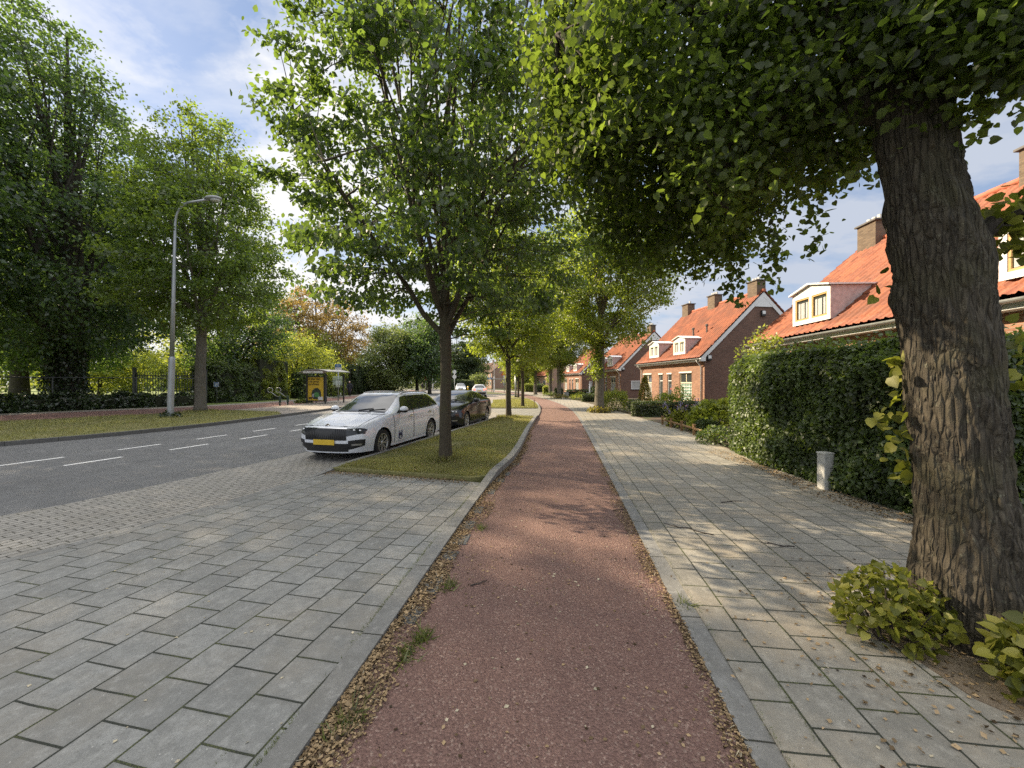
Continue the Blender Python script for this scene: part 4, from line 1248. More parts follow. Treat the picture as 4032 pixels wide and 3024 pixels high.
# --- across the road ---------------------------------------------------------------
tree((-17.85, 22.7), "roadside tree with straight grey trunk on the verge behind the tall street lamp",
     [(0, 0, 0, .29), (0, 0, 1.5, .26), (.05, 0, 3.2, .25), (.1, .0, 5.0, .24), (.1, 0, 8, .18), (0, 0, 11.5, .1), (-.3, 0, 16, .03)],
     [(4.6, .6), (5.2, 2.8), (6.4, 3.7), (8.5, 4.2), (11, 3.8), (13.5, 2.9), (16, 2.0), (18.0, .4)], 560, 80, .17, M['road_leaf'], M['bark_grey'], 14,
     nlimb=16, limb_z=(4.2, 9.0), crad=(.4, .85), templ='rhomb', droop=.45, up=.7, flat=.5, out=.42, lobes=.16, group="large trees across the road")
LG = "large trees across the road"
big_t = tree((-28.7, 25.6), "towering dark tree with ivy wrapped trunk behind the ivy bank",
     [(0, 0, 0, .75), (0, 0, 2.2, .6), (.2, 0, 5.0, .5), (.2, .0, 9.0, .4), (.1, 0, 16, .24), (0, 0, 24, .06)],
     [(2.7, 1.2), (3.6, 4.6), (6, 6.2), (10, 6.6), (14, 6.3), (18, 5.5), (21, 4.5), (24, 3.0), (26.4, .6)], 860, 78, .24, M['big_leaf'], M['bark_dark'], 15,
     nlimb=18, limb_z=(3.5, 14), crad=(.7, 1.35), templ='rhomb', droop=.5, up=.7, flat=.45, out=.42, lobes=.12, group=LG, center=(-2.0, 0))
copy_tree(big_t, (-31.5, 17.2, 0), 2.0, (1.05, 1.05, 1.1), "large tree out of view beyond the ivy bank, added to shade the foreground")  # stands outside the view, added to keep sun off the foreground
copy_tree(big_t, (-31.0, 8.8, 0), 3.1, (1.1, 1.1, 1.0), "large tree out of view across the road, added to shade the near ground")  # also outside the view, added for shade on the nearest ground
copy_tree(big_t, (-41.0, 33.0, 0), 4.2, (.9, .9, .86), "broad dark tree at the far left edge, behind the ivy bank")
# ivy on the big trunk
rngi = np.random.default_rng(31)
hi = empty("ivy", (-28.7, 25.6, 0), 0, "thick dark ivy wrapped round the trunk of the towering tree", "ivy")
n = 5200; a = rngi.random(n) * 6.283; z = rngi.random(n) ** .8 * 4.6; rr = (1.0 - .08 * z) * (1 + .18 * np.sin(a * 3 + z)) * rngi.normal(1, .12, n)
leaf_object("foliage", np.c_[np.cos(a) * rr, np.sin(a) * rr, z], .17, M['ivy_leaf'], hi, rngi, templ='rhomb', droop=.9, up=.2, D=np.c_[np.cos(a), np.sin(a), 0 * a] * .6)
st = MB()
for i in range(16):
    a0 = i * .39; st.tube([(.72 * math.cos(a0 + .1 * q), .72 * math.sin(a0 + .1 * q), q * .5) for q in range(8)], .03, 5)
st.build("stems", M['twig'], hi)

tree((-27.2, 38.5), "smaller park tree with bare trunk on the lawn behind the metal gate",
     [(0, 0, 0, .36), (0, 0, 2.6, .32), (.2, 0, 5, .2), (.2, 0, 9, .05)],
     [(3.0, 1.5), (3.6, 4.2), (5.5, 5.0), (8, 4.6), (11, 2.5), (12.5, .5)], 300, 70, .22, M['big_leaf'], M['bark_dark'], 16,
     nlimb=10, limb_z=(2.6, 5.5), crad=(.7, 1.2), flat=.45, group=LG)
def backdrop_tree(x, y, hgt, rad, leaf, seed, label, zb=.5, n=260, per=70, size=.28, bark='bark_dark', crad=(.7, 1.3), group="trees closing the view beyond the road", lobes=.2, out=.5, shape=None, **kw):
    pr = shape or [(zb, rad * .45), (zb + .08 * hgt, rad * .8), (hgt * .35, rad), (hgt * .6, rad * .93), (hgt * .82, rad * .62), (hgt * .95, rad * .28), (hgt, .15)]
    return tree((x, y), label, [(0, 0, 0, .02 * hgt), (0, 0, hgt * .3, .016 * hgt), (.1, 0, hgt * .6, .01 * hgt), (0, 0, hgt * .9, .003 * hgt)], pr, n, per, size, M[leaf], M[bark], seed,
                nlimb=9, limb_z=(max(.5, hgt * .15), hgt * .45), crad=crad, flat=.5, group=group, lobes=lobes, out=out, sides=8, **kw)
backdrop_tree(-40, 52, 9, 5.0, 'bright_leaf', 40, "sunlit yellow green shrubby tree at the back of the park lawn", zb=.3, n=260)
backdrop_tree(-52, 50, 12, 6.5, 'bright_leaf', 41, "broad sunlit lime green tree at the far left of the park", zb=.3, n=300)
backdrop_tree(-31, 61, 10, 5.5, 'bright_leaf', 42, "sunlit leafy tree behind the park gate", zb=.3, n=260)
backdrop_tree(-25.0, 46, 7.6, 4.6, 'bright_leaf', 43, "bright yellow green bushy tree just behind the tall street side hedge", zb=.3, n=220, size=.22)
backdrop_tree(-33.2, 67, 19.0, 9.4, 'bronze_leaf', 44, "open bronze orange tree with visible dark branches behind the bus shelter", zb=3.0, n=700, per=40, size=.30, crad=(.6, 1.1), out=.5, twig_r=.035)
backdrop_tree(-37.5, 66, 17.5, 4.5, 'far_leaf', 45, "thin pale crowned tree behind the bronze orange tree", zb=3, n=160, per=40, size=.28)
backdrop_tree(-19.5, 63, 11.5, 4.6, 'far_leaf', 46, "olive green rounded tree right of the bronze orange tree", zb=.5, n=320)
backdrop_tree(-15.8, 66, 13.0, 4.4, 'big_leaf', 47, "dark green tree overhanging the hedge end by the side street", zb=2.4, n=320, per=64)
backdrop_tree(-12.9, 62, 12.6, 2.9, 'big_leaf', 48, "narrow dark tree at the road corner, seen beside the nearest slim trunk", zb=2.2, n=220, per=60)
backdrop_tree(-16.5, 118, 16.0, 7.0, 'conifer_leaf', 49, "tall grey green conifer far down the road", zb=.5, n=380, per=60, size=.4, shape=[(.5, 4), (3, 6.2), (8, 5.6), (12, 3.6), (15, 1.6), (18, .2)])
backdrop_tree(-12.0, 122, 16.5, 5.0, 'far_leaf', 50, "tall rounded light green tree far down the road, left of the terraced roofs", zb=.5, n=300, per=56, size=.4, shape=[(.5, 2), (3, 4), (8, 4.6), (12, 4.0), (15, 2.2), (17, .2)])
backdrop_tree(-8.9, 106, 4.5, 2.6, 'far_leaf', 51, "small round bush tree before the terraced houses", zb=.3, n=90, per=50, size=.3)
backdrop_tree(7.5, 95, 9.5, 4.0, 'far_leaf', 52, "pale leafy garden tree beyond the last pavement limes", zb=.4, n=220, per=50, size=.34)
backdrop_tree(1.5, 92, 8.0, 3.2, 'bright_leaf', 53, "bright small tree at the bend of the red path", zb=.4, n=180, per=50, size=.32)
backdrop_tree(-21.5, 100, 9, 5.0, 'far_leaf', 54, "rounded brownish green tree above the far clipped hedge", zb=.3, n=200, per=50, size=.36)

# far mass of shrubs closing the park
rngs = np.random.default_rng(61)
n = 26000
xs_ = rngs.uniform(-175, -34, n); dpt = rngs.random(n)
ys_ = 84 + 6 * np.sin(xs_ * .13) - (xs_ + 34) * -.12 + dpt * 5
hs_ = (6.0 + 1.8 * np.sin(xs_ * .31 + 1) + 1.4 * np.sin(xs_ * .83)) * rngs.random(n) ** .7
tag(leaf_object("shrubbery", np.c_[xs_, ys_, hs_], .75, M['far_leaf'], None, rngs, droop=.3, up=.5), kind="stuff")

# ------------------------------------------------------------------ hedges and plants
def hedge(label, line, W, H, leaf, size, dens, seed, name="hedge", cat="hedge", templ='rhomb', wob=.10, shoots=.12, round_=.25, zb=.0, side=1, group=None, droop=.5, depth=.10, inner=True, z0=.0):
    """clipped hedge: front face follows the line, body lies to the right of it (side=1)"""
    rng = np.random.default_rng(seed)
    L0 = np.array(line, dtype=float)
    o = L0[0].copy()
    h = empty(name, (*o, z0), 0, label, cat, group)
    P = resample([tuple(p) for p in L0], 60); s = np.r_[0, np.cumsum(np.linalg.norm(np.diff(P, axis=0), axis=1))]
    T = np.gradient(P, axis=0); T /= np.linalg.norm(T, axis=1, keepdims=True)
    Nn = np.c_[T[:, 1], -T[:, 0]] * side            # towards the body
    L = s[-1]
    areas = dict(front=L * H, back=L * H * .6, top=L * W, e0=W * H, e1=W * H)
    Q = []; NV = []
    for k, A in areas.items():
        n = int(A * dens * (1.15 if k == 'top' else 1)); u = rng.random(n); v = rng.random(n)
        if k == 'front': a, b, c, nv = u * L, 0 * u, v * H, (0, -1, .25)
        elif k == 'back': a, b, c, nv = u * L, 0 * u + W, v * H, (0, 1, .25)
        elif k == 'top': a, b, c, nv = u * L, v * W, 0 * u + H, (0, 0, 1)
        elif k == 'e0': a, b, c, nv = 0 * u, u * W, v * H, (-1, 0, .25)
        else: a, b, c, nv = 0 * u + L, u * W, v * H, (1, 0, .25)
        Q.append(np.c_[a, b, c]); NV.append(np.tile(nv, (n, 1)))
    Q = np.concatenate(Q); NV = np.concatenate(NV).astype(float)
    # rounded shoulders and a lumpy surface
    m = np.array([L / 2, W / 2, H * .45]); hw = np.array([L / 2, W / 2, H * .55])
    q = (Q - m) / hw
    r = np.maximum(1e-3, np.linalg.norm(q * np.array([1, 1, 1]) ** 1, axis=1))
    ex = np.maximum(0, np.sort(np.abs(q), axis=1)[:, 1] - (1 - round_)) / max(round_, 1e-3)
    rad = np.minimum(np.array([.5 * W, .5 * W, .5 * H]).min(), .5) * round_
    Q = Q - np.sign(q) * np.minimum(1, ex)[:, None] * rad * (np.abs(q) > 1 - round_)
    lump = noise3(Q, seed, .55) * wob + noise3(Q, seed + 3, 1.7) * wob * .5
    Q = Q + NV * lump[:, None] - NV * (rng.random(len(Q)) ** 2 * depth)[:, None]
    sh = (rng.random(len(Q)) < .12) & (NV[:, 2] > .5)
    Q[sh, 2] += rng.random(sh.sum()) * shoots * 2
    Q[:, 2] = np.maximum(Q[:, 2], .02 + zb)
    def place(Q):
        a = np.clip(Q[:, 0], 0, L)
        e = Q[:, 0] - a
        x = np.interp(a, s, P[:, 0]) + np.interp(a, s, Nn[:, 0]) * Q[:, 1] + np.interp(a, s, T[:, 0]) * e
        y = np.interp(a, s, P[:, 1]) + np.interp(a, s, Nn[:, 1]) * Q[:, 1] + np.interp(a, s, T[:, 1]) * e
        return np.c_[x - o[0], y - o[1], Q[:, 2]]
    tx = np.interp(np.clip(Q[:, 0], 0, L), s, T[:, 0]); ty = np.interp(np.clip(Q[:, 0], 0, L), s, T[:, 1])
    nx = np.interp(np.clip(Q[:, 0], 0, L), s, Nn[:, 0]); ny = np.interp(np.clip(Q[:, 0], 0, L), s, Nn[:, 1])
    WN = np.c_[NV[:, 0] * tx + NV[:, 1] * nx, NV[:, 0] * ty + NV[:, 1] * ny, NV[:, 2]]
    var = np.clip(.5 + .3 * noise3(Q, seed + 9, .8), 0, 1)
    leaf_object("foliage", place(Q), size, M[leaf], h, rng, templ=templ, droop=droop, up=.35, D=WN * .35, N=WN * .9, var=var, svar=.4)
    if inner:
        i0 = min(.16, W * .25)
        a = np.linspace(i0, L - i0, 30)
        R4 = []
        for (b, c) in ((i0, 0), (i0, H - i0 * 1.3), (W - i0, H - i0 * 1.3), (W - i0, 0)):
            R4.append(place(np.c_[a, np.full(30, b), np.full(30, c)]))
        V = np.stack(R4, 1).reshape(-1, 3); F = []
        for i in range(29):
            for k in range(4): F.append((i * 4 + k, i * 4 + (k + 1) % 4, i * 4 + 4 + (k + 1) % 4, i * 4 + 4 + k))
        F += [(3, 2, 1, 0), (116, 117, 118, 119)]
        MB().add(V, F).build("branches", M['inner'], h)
    return h

hedge("tall dense dark hedge beside the pavement, behind the huge lime trunk", [(5.08, 4.35), (5.06, 6.3), (5.12, 8.0), (5.34, 10.05)], 1.5, 2.27, 'hedge_leaf', .052, 2100, 50, templ='heart', wob=.05, shoots=.10, depth=.12)
hedge("long low clipped hedge below the striped blind window", [(10.2, 18.95), (6.05, 19.8)], .9, .74, 'yew_leaf', .06, 1500, 51, wob=.03, shoots=.03, side=1, round_=.12)
hedge("low clipped box hedge in front of the house with wide white side window", [(8.0, 35.0), (6.25, 35.4)], 1.0, .68, 'yew_leaf', .08, 700, 52, wob=.03, shoots=.03, round_=.12)
hedge("dark low hedge at the foot of the farther brown gable", [(10.4, 48.0), (6.7, 48.6)], .9, .85, 'yew_leaf', .09, 500, 53, wob=.03, shoots=.03, round_=.12)
hedge("upright green hedge block between the two dark far lime trunks", [(5.6, 58.5), (4.6, 58.6)], 2.2, 1.15, 'bright_leaf', .12, 350, 54, wob=.05, round_=.15)
hedge("dark clipped hedge block behind the dark far lime trunks", [(7.0, 54.5), (5.9, 54.6)], 1.6, .9, 'yew_leaf', .1, 350, 55, wob=.05, round_=.15)
hedge("sunlit bright hedge beyond the bend of the red path", [(3.9, 74), (2.3, 74.3)], 1.5, 1.5, 'bright_leaf', .14, 220, 56, wob=.05, round_=.15)
hedge("dark hedge beyond the bend of the red path, behind the yellow box", [(5.6, 73), (4.1, 73.6)], 1.5, 1.4, 'yew_leaf', .14, 220, 57, wob=.05, round_=.15)
hedge("square clipped hedge with sunlit top far down the road, behind the oncoming car", [(-9.3, 98), (-15.0, 97)], 3.0, 2.35, 'yew_leaf', .16, 180, 58, wob=.05, round_=.1, side=1)
# across the road
IVL = offset_line(cut(LW_L, 7, 29.6), -.35)
hedge("low dark ivy bank along the pavement across the road, left of the gate", IVL, 1.5, .95, 'ivy_leaf', .15, 420, 60, side=-1, wob=.16, shoots=.12, round_=.5, name="ivy_bank", cat="ivy bank", depth=.18)
hedge("tall dark hedge with the blue number plate, right of the gate", [(-24.2, 32.3), (-23.2, 36.6)], 2.6, 3.3, 'hedge_leaf', .14, 420, 61, side=-1, wob=.22, shoots=.2, round_=.3, depth=.2)
hedge("rounded yellow green conifer hedge end beside the bicycle stands", [(-23.35, 36.7), (-22.6, 40.4)], 2.8, 4.1, 'bright_leaf', .15, 420, 62, side=-1, wob=.2, shoots=.3, round_=.6, depth=.2)
LHL = offset_line(LW_L, -.4)
HG = "hedges along the pavement behind the bus stop"
hedge("dark loose hedge behind the bus shelter and bicycle stands", cut(LHL, 41.5, 47.5), 1.6, 2.9, 'hedge_leaf', .17, 300, 63, side=-1, wob=.25, shoots=.3, round_=.4, group=HG, depth=.2)
hedge("yellow green flowering hedge beside the man in the dark coat", cut(LHL, 48, 53.5), 1.6, 3.7, 'bright_leaf', .18, 280, 64, side=-1, wob=.3, shoots=.4, round_=.5, group=HG, depth=.2)
hedge("brownish grey bushy hedge right of the man in the dark coat", cut(LHL, 54.2, 60.5), 1.8, 3.9, 'bronze_hedge' if 'bronze_hedge' in M else 'conifer_leaf', .18, 280, 65, side=-1, wob=.35, shoots=.3, round_=.6, group=HG, depth=.2)
hedge("upright green conifer hedge in the middle of the far hedges", cut(LHL, 61.5, 67), 1.8, 4.0, 'hedge_leaf', .2, 240, 66, side=-1, wob=.25, shoots=.5, round_=.4, group=HG, depth=.2)
hedge("last dark green hedge before the side street", cut(LHL, 67.5, 79), 1.8, 3.6, 'conifer_leaf', .22, 220, 67, side=-1, wob=.3, shoots=.3, round_=.4, group=HG, depth=.2)

def bush(label, x, y, rx, ry, H, leaf, size, n, seed, name="bush", cat="bush", group=None, shape=.55, templ='rhomb', lump=.14, droop=.3, spike=0.0, D_up=.0, z0=0.0):
    rng = np.random.default_rng(seed)
    h = empty(name, (x, y, z0), 0, label, cat, group)
    d = nrm(rng.normal(size=(n, 3))); d[:, 2] = np.abs(d[:, 2]) * 1.0
    base = d * np.array([rx, ry, H])
    base[:, 2] = H * np.clip(d[:, 2], 0, 1) ** shape
    taper = 1 - spike * (base[:, 2] / H)
    base[:, :2] *= taper[:, None]
    k = rng.random(n) ** .35
    base[:, :2] *= (.45 + .55 * k)[:, None]; base[:, 2] *= .72 + .28 * k
    base += noise3(base, seed, 1.1 / max(rx, .3))[:, None] * nrm(d) * lump * rx
    base[:, 2] = np.maximum(base[:, 2], .03)
    D = d * .6 + np.array([0, 0, D_up])
    leaf_object("foliage", base, size, M[leaf], h, rng, templ=templ, droop=droop, up=.6, D=D, svar=.4)
    st = MB()
    for i in range(10):
        q = base[rng.integers(0, n)]
        st.tube(curve3((q[0] * .15, q[1] * .15, -.02), (q[0] * .5, q[1] * .5, q[2] * .6), q, 4), [.02, .015, .01, .004], 4, cap=False)
    st.build("stems", M['twig'], h)
    return h
bush("round loose green bush behind the nearer grey lime trunk", 6.25, 24.0, .85, .8, 1.25, 'bright_leaf', .09, 2600, 70, lump=.25)
bush("small dark bush at the left end of the long low clipped hedge", 7.0, 22.3, .6, .5, .75, 'yew_leaf', .08, 1300, 71)
bush("yellow green clipped cone in front of the brick facade", 8.12, 24.2, .55, .55, 2.2, 'yellow_leaf', .06, 5200, 72, name="topiary_cone", cat="topiary", shape=.9, spike=.55, lump=.05)
bush("loose light green shrub below the narrow windows", 9.15, 22.6, 1.1, .7, 1.2, 'bright_leaf', .10, 1900, 73, lump=.3, D_up=.4)
bush("tall pale lime green shrub rising between the big hedge and the dark gable", 7.55, 11.9, .75, .8, 3.3, 'bright_leaf', .085, 3000, 74, lump=.3, shape=.8)
bush("loose leafy shrub in the garden right of the huge lime trunk", 7.6, 5.3, .55, .5, 1.9, 'hedge_leaf', .06, 1600, 84, lump=.3, shape=.8)
bush("feathery light green ferns against the end of the tall hedge", 7.3, 13.9, 1.0, .9, .95, 'bright_leaf', .16, 1500, 75, name="ferns", cat="ferns", D_up=1.3, droop=0, templ='rhomb')
bush("small dark grey green cushion shrub behind the low wooden fence", 6.45, 13.1, .42, .4, .5, 'conifer_leaf', .05, 1800, 76)
bush("low leafy ground plants at the corner of the tall hedge", 5.75, 11.0, .55, .75, .45, 'hedge_leaf', .07, 1500, 77, name="plants", cat="plants")
bush("light green leafy perennials behind the fence posts", 6.75, 15.1, .8, .75, .55, 'sprout_leaf', .1, 1100, 78, name="plants", cat="plants", D_up=.6, droop=.1)
bush("light low garden plants in front of the house with the farther side gable", 7.0, 39.5, 1.3, .9, .6, 'bright_leaf', .12, 900, 79, name="plants", cat="plants", D_up=.6)
bush("green shrub against the wall of the house with wide white side window", 8.9, 42.4, .9, .8, 1.3, 'hedge_leaf', .12, 1000, 80)
bush("dark clipped cone at the side street behind the give way sign", -15.4, 92, 1.3, 1.3, 3.4, 'conifer_leaf', .16, 1600, 81, name="topiary_cone", cat="topiary", shape=.9, spike=.5)
bush("round dark bush at the side street left of the give way sign", -22.5, 92, 2.3, 2.0, 3.9, 'conifer_leaf', .2, 1700, 82)
bush("small weedy tuft at the foot of the bus shelter", -17.0, 32.3, .7, .3, .3, 'weed', .14, 420, 83, name="weeds", cat="weeds", D_up=.6)

# lavender coloured flower spikes
def flower_spikes(x, y, label, seed):
    rng = np.random.default_rng(seed)
    h = empty("flower_plant", (x, y, 0), 0, label, "flowers")
    st = MB(); Pf = []; Pl = []
    for i in range(11):
        a = rng.random() * 6.28; rr = .34 * rng.random() ** .5
        t = np.array([math.cos(a) * rr * 1.6, math.sin(a) * rr, .75 + .45 * rng.random()])
        C = curve3((t[0] * .3, t[1] * .3, 0), (t[0] * .5, t[1] * .5, t[2] * .6), t, 7)
        st.tube(C, [.008] * 6 + [.003], 4)
        for q in range(26): Pf.append(C[-1] * (1 - q / 26 * .32) + rng.normal(size=3) * .018)
        for q in range(26):
            c = C[rng.integers(1, 5)]; Pl.append(c + rng.normal(size=3) * (.07, .07, .05))
    st.build("stems", M['weed'], h)
    Pf = np.array(Pf); Pl = np.array(Pl)
    leaf_object("flower_heads", Pf, .04, M['lavender'], h, rng, templ='rhomb', droop=0)
    leaf_object("foliage", Pl, .12, M['sprout_leaf'], h, rng, templ='rhomb', droop=-.2)
    return h
flower_spikes(6.25, 15.2, "tall flower plant with purple spikes behind the far fence posts", 90)
flower_spikes(6.95, 14.5, "tall flower plant with one pale purple spike next to the ferns", 91)

# ------------------------------------------------------------------ street furniture
M['galv'] = plain("galvanised_steel", (.36, .38, .40), .45, .14, 4, metallic=.55, bump=.03)
M['grey_paint'] = plain("grey_paint", (.30, .31, .31), .5, .12, 5)
M['dark_metal'] = plain("dark_metal", (.03, .033, .036), .45, .2, 8)
M['gate_metal'] = plain("grey_green_metal", (.05, .055, .055), .55, .2, 8)
M['wood'] = plain("weathered_wood", (.26, .155, .075), .75, .3, 12, bump=.2)
M['white_post'] = plain("white_concrete", (.55, .55, .52), .8, .25, 12, bump=.3)
M['blue_sign'] = plain("blue_sign", (.05, .16, .38), .4, .06, 3)
M['white_sign'] = plain("white_sign", (.72, .73, .74), .4, .05, 3)
M['red_sign'] = plain("red_sign", (.55, .04, .03), .4, .05, 3)
M['yellow_sign'] = plain("yellow_sign", (.75, .50, .04), .4, .06, 3)
M['green_metal'] = plain("dark_green_metal", (.03, .06, .045), .5, .2, 8)
M['poster'] = plain("yellow_poster", (.62, .43, .035), .35, .06, 2)
M['poster_dark'] = plain("poster_dark_green", (.03, .045, .035), .4, .3, 4)
M['poster_green'] = plain("poster_green", (.08, .25, .08), .4, .4, 9)
M['poster_grey'] = plain("poster_grey", (.30, .31, .34), .4, .4, 12)
M['ink'] = plain("dark_print", (.09, .06, .02), .5, .1, 3)
def clear_mat():
    t = NT("shelter_glass")
    a = t.n("ShaderNodeBsdfTransparent", {"Color": (.86, .9, .88)}); b = t.n("ShaderNodeBsdfGlossy", {"Roughness": .02})
    m = t.n("ShaderNodeMixShader", {0: .12}); t.t.links.new(a.outputs[0], m.inputs[1]); t.t.links.new(b.outputs[0], m.inputs[2])
    t.t.links.new(m.outputs[0], t.out.inputs[0]); return t.done()
M['clear'] = clear_mat()

def text_mesh(name, s, size, mat, parent, loc, rot, align='LEFT', depth=.002, bold=0.0):
    c = bpy.data.curves.new(name, 'FONT'); c.body = s; c.size = size; c.align_x = align; c.extrude = depth; c.offset = bold
    o = bpy.data.objects.new(name, c); COL.objects.link(o)
    me = bpy.data.meshes.new_from_object(o.evaluated_get(bpy.context.evaluated_depsgraph_get()))
    bpy.data.objects.remove(o)
    me.name = name
    p = link_mesh(name, me, mat, parent); p.location = loc; p.rotation_euler = rot
    return p

def lamp_post(x, y, H, arm, lean, label, az=0.0, r0=.13, mat='galv', group=None):
    h = empty("street_lamp", (x, y, 0), az, label, "street lamp", group)
    p = MB()
    lx = lambda z: lean * z / H
    p.tube([(0, 0, 0), (0, 0, .5), (lx(2.7), 0, 2.7), (lx(2.85), 0, 2.85), (lx(2.95), 0, 2.95)], [r0, r0, r0, r0, r0 * .75], 20)
    p.build("post_base", M[mat], h, smooth='auto')
    p = MB().tube([(lx(2.9), 0, 2.9), (lx(6), 0, 6), (lx(H - 1.2), 0, H - 1.2)] + [tuple(q) for q in curve3((lx(H - .9), 0, H - .9), (lx(H) + .05, 0, H - .05), (arm * .38, 0, H + .12), 8)] + [(arm * .8, 0, H + .27)],
                  [r0 * .74, r0 * .6, r0 * .45] + [r0 * .40] * 8 + [r0 * .36], 14)
    p.build("post", M[mat], h, smooth=True)
    hd = MB()
    V, F = [], []
    n, m = 14, 10
    prof = [(0, .05), (.08, .13), (.25, .19), (.45, .20), (.62, .17), (.74, .10), (.80, .02)]
    hx = arm * .72; hz = H + .27
    for x_, w in prof:
        for k in range(n):
            a_ = 2 * math.pi * k / n
            zz2 = math.sin(a_) * (w * (.75 if math.sin(a_) > 0 else .38))
            V.append((hx + x_, math.cos(a_) * w, hz + .03 + zz2))
    for i in range(len(prof) - 1):
        for k in range(n): F.append((i * n + k, i * n + (k + 1) % n, (i + 1) * n + (k + 1) % n, (i + 1) * n + k))
    F += [tuple(range(n)), tuple(range((len(prof) - 1) * n, len(prof) * n))]
    hd.add(V, F)
    lh = hd.build("lamp_head", M['grey_paint'], h, smooth=True)
    gl = MB().ball((hx + .48, 0, hz - .03), (.24, .15, .07), 14, 8).build("lens", M['white_sign'], lh, smooth=True)
    return h
lx0, ly0 = g(671, 1643, .07)
lamp_post(lx0, ly0, 10.15, 2.3, .26, "tall galvanised street lamp with curved arm on the grass across the road")
gl0 = MB().lathe([(.0, 0), (.3, .0), (.24, .1), (.14, .22), (.13, .05)], 12)
sprouts(lx0, ly0, .42, .36, .34, 240, "tuft of ivy and grass around the foot of the tall street lamp", M['ivy_leaf'], .11, 92, None, 'rhomb', "weeds", "weeds", 6)
lamp_post(-3.5, 78, 7.4, 1.0, .0, "white far lamp post beside the second bus shelter", math.pi, .12, 'white_sign')

# gate, fence and number plate
def gate_leaf(name, x0, x1, H, parent):
    m = MB()
    for z in (.18, H - .28): m.box(((x0 + x1) / 2, 0, z), (x1 - x0, .05, .09))
    for x in (x0, x1): m.box((x, .002, H / 2 - .02), (.07, .06, H - .1))
    n = int((x1 - x0) / .21)
    for i in range(1, n):
        x = x0 + (x1 - x0) * i / n
        m.tube([(x, 0, .1), (x, 0, H - .02), (x, 0, H + .06)], [.02, .02, .003], 6)
    return m.build(name, M['gate_metal'], parent)
gt = empty("metal_gate", (-30.1, 31.6, .05), 0, "grey double metal gate with vertical bars in front of the sunlit lawn", "gate")
gate_leaf("gate_leaf", .16, 2.98, 2.5, gt); gate_leaf("gate_leaf", 3.12, 5.5, 2.5, gt)
for x, w, hh in ((0, .2, 2.85), (5.68, .13, 2.65)):
    MB().box((x, 0, hh / 2), (w, w, hh)).box((x, 0, hh + .02), (w + .04, w + .04, .04)).build("gate_post", M['gate_metal'], gt, bevel=.01)
MB().box((3.05, -.06, 1.15), (.2, .06, .26)).tube([(3.0, -.1, 1.2), (3.2, -.14, 1.2)], .02, 6).build("lock", M['galv'], gt)
fn = empty("wire_fence", (-29.0, 29.5, .05), 0, "thin post and rail fence rising out of the ivy bank", "fence")
FL = resample(offset_line(cut(LW_L, 6, 29.4), -1.0), 9)
for i, q in enumerate(FL):
    p = (q[0] + 29.0, q[1] - 29.5)
    MB().tube([(*p, 0), (*p, 2.05)], .03, 8).build("fence_post", M['gate_metal'], fn, smooth=True)
rl = MB(); FL2 = [(q[0] + 29.0, q[1] - 29.5) for q in FL]
for z, r in ((1.98, .03), (1.3, .006), (.95, .006)): rl.tube([(*p, z) for p in FL2], r, 6)
rl.build("rail", M['gate_metal'], fn, smooth=True)
nx_, nz_ = (852 - CX) / FPX * 31.75, HC - (1514 - YH) / FPX * 31.75
ns = empty("number_plate", (nx_, 31.75, 0), 0, "blue square plate with house number on the hedge right of the gate", "sign")
MB().box((0, 0, nz_), (.40, .03, .38)).build("plate", M['blue_sign'], ns, bevel=.01)
fr = MB()
for sx in (-1, 1): fr.box((sx * .19, -.018, nz_), (.02, .012, .38)); fr.box((0, -.018, nz_ + sx * .18), (.36, .0118, .02))
fr.build("border", M['white_sign'], ns)
text_mesh("digits", "38", .26, M['white_sign'], ns, (0, -.018, nz_ - .09), (R(90), 0, 0), 'CENTER', .003, .006)
MB().tube([(0, .05, 0), (0, .05, nz_ + .2)], .02, 8).build("post", M['gate_metal'], ns)

# bus shelter
sx0, sy0 = g(1208, 1589, .066); sx1, sy1 = g(1293, 1593, .066)
BL = 2.2
bs = empty("bus_shelter", (sx0, sy0, .066), R(-14), "bus shelter with yellow poster panel and arched roof across the road", "bus shelter")
W_ = 1.72
for x in (0, W_):
    for y in (0, BL):
        MB().box((x, y, 1.2), (.09, .09, 2.4)).build("post", M['dark_metal'], bs, bevel=.01)
pn = MB()
for z in (.22, 2.12): pn.box((W_ / 2, 0, z), (W_ - .1, .12, .08))
for x in (.09, W_ - .09): pn.box((x, 0, 1.17), (.08, .118, 1.82))
pf = pn.build("poster_frame", M['dark_metal'], bs, bevel=.008)
ps = MB().box((W_ / 2, .0, 1.17), (W_ - .26, .06, 1.82)).build("poster", M['poster'], pf)
for i, (s_, z) in enumerate((("is waar hier", 1.88), ("mijn grote", 1.67), ("doorbraak", 1.46))):
    text_mesh("poster_text", s_, .235, M['ink'], pf, (.17, -.034, z), (R(90), 0, 0), 'LEFT', .002, .006)
pg = MB(); pts = []
for t_ in np.linspace(0, math.pi, 18): pts.append((W_ / 2 + .06 + .45 * math.cos(t_), .72 + .52 * math.sin(t_)))
pts += [(W_ / 2 - .36, .5), (W_ / 2 - .2, .36), (W_ / 2 + .3, .36), (W_ / 2 + .48, .52)]
pg.prism(pts, -.032, -.037, lambda a, b, c: (a, c, b)); pg.build("poster_shape", M['poster_dark'], pf)
pg = MB(); pg.prism([(W_ / 2 - .16, .6), (W_ / 2 - .1, .86), (W_ / 2 + .1, .93), (W_ / 2 + .3, .82), (W_ / 2 + .36, .58), (W_ / 2 + .1, .5)], -.037, -.042, lambda a, b, c: (a, c, b)); pg.build("poster_shape", M['poster_green'], pf)
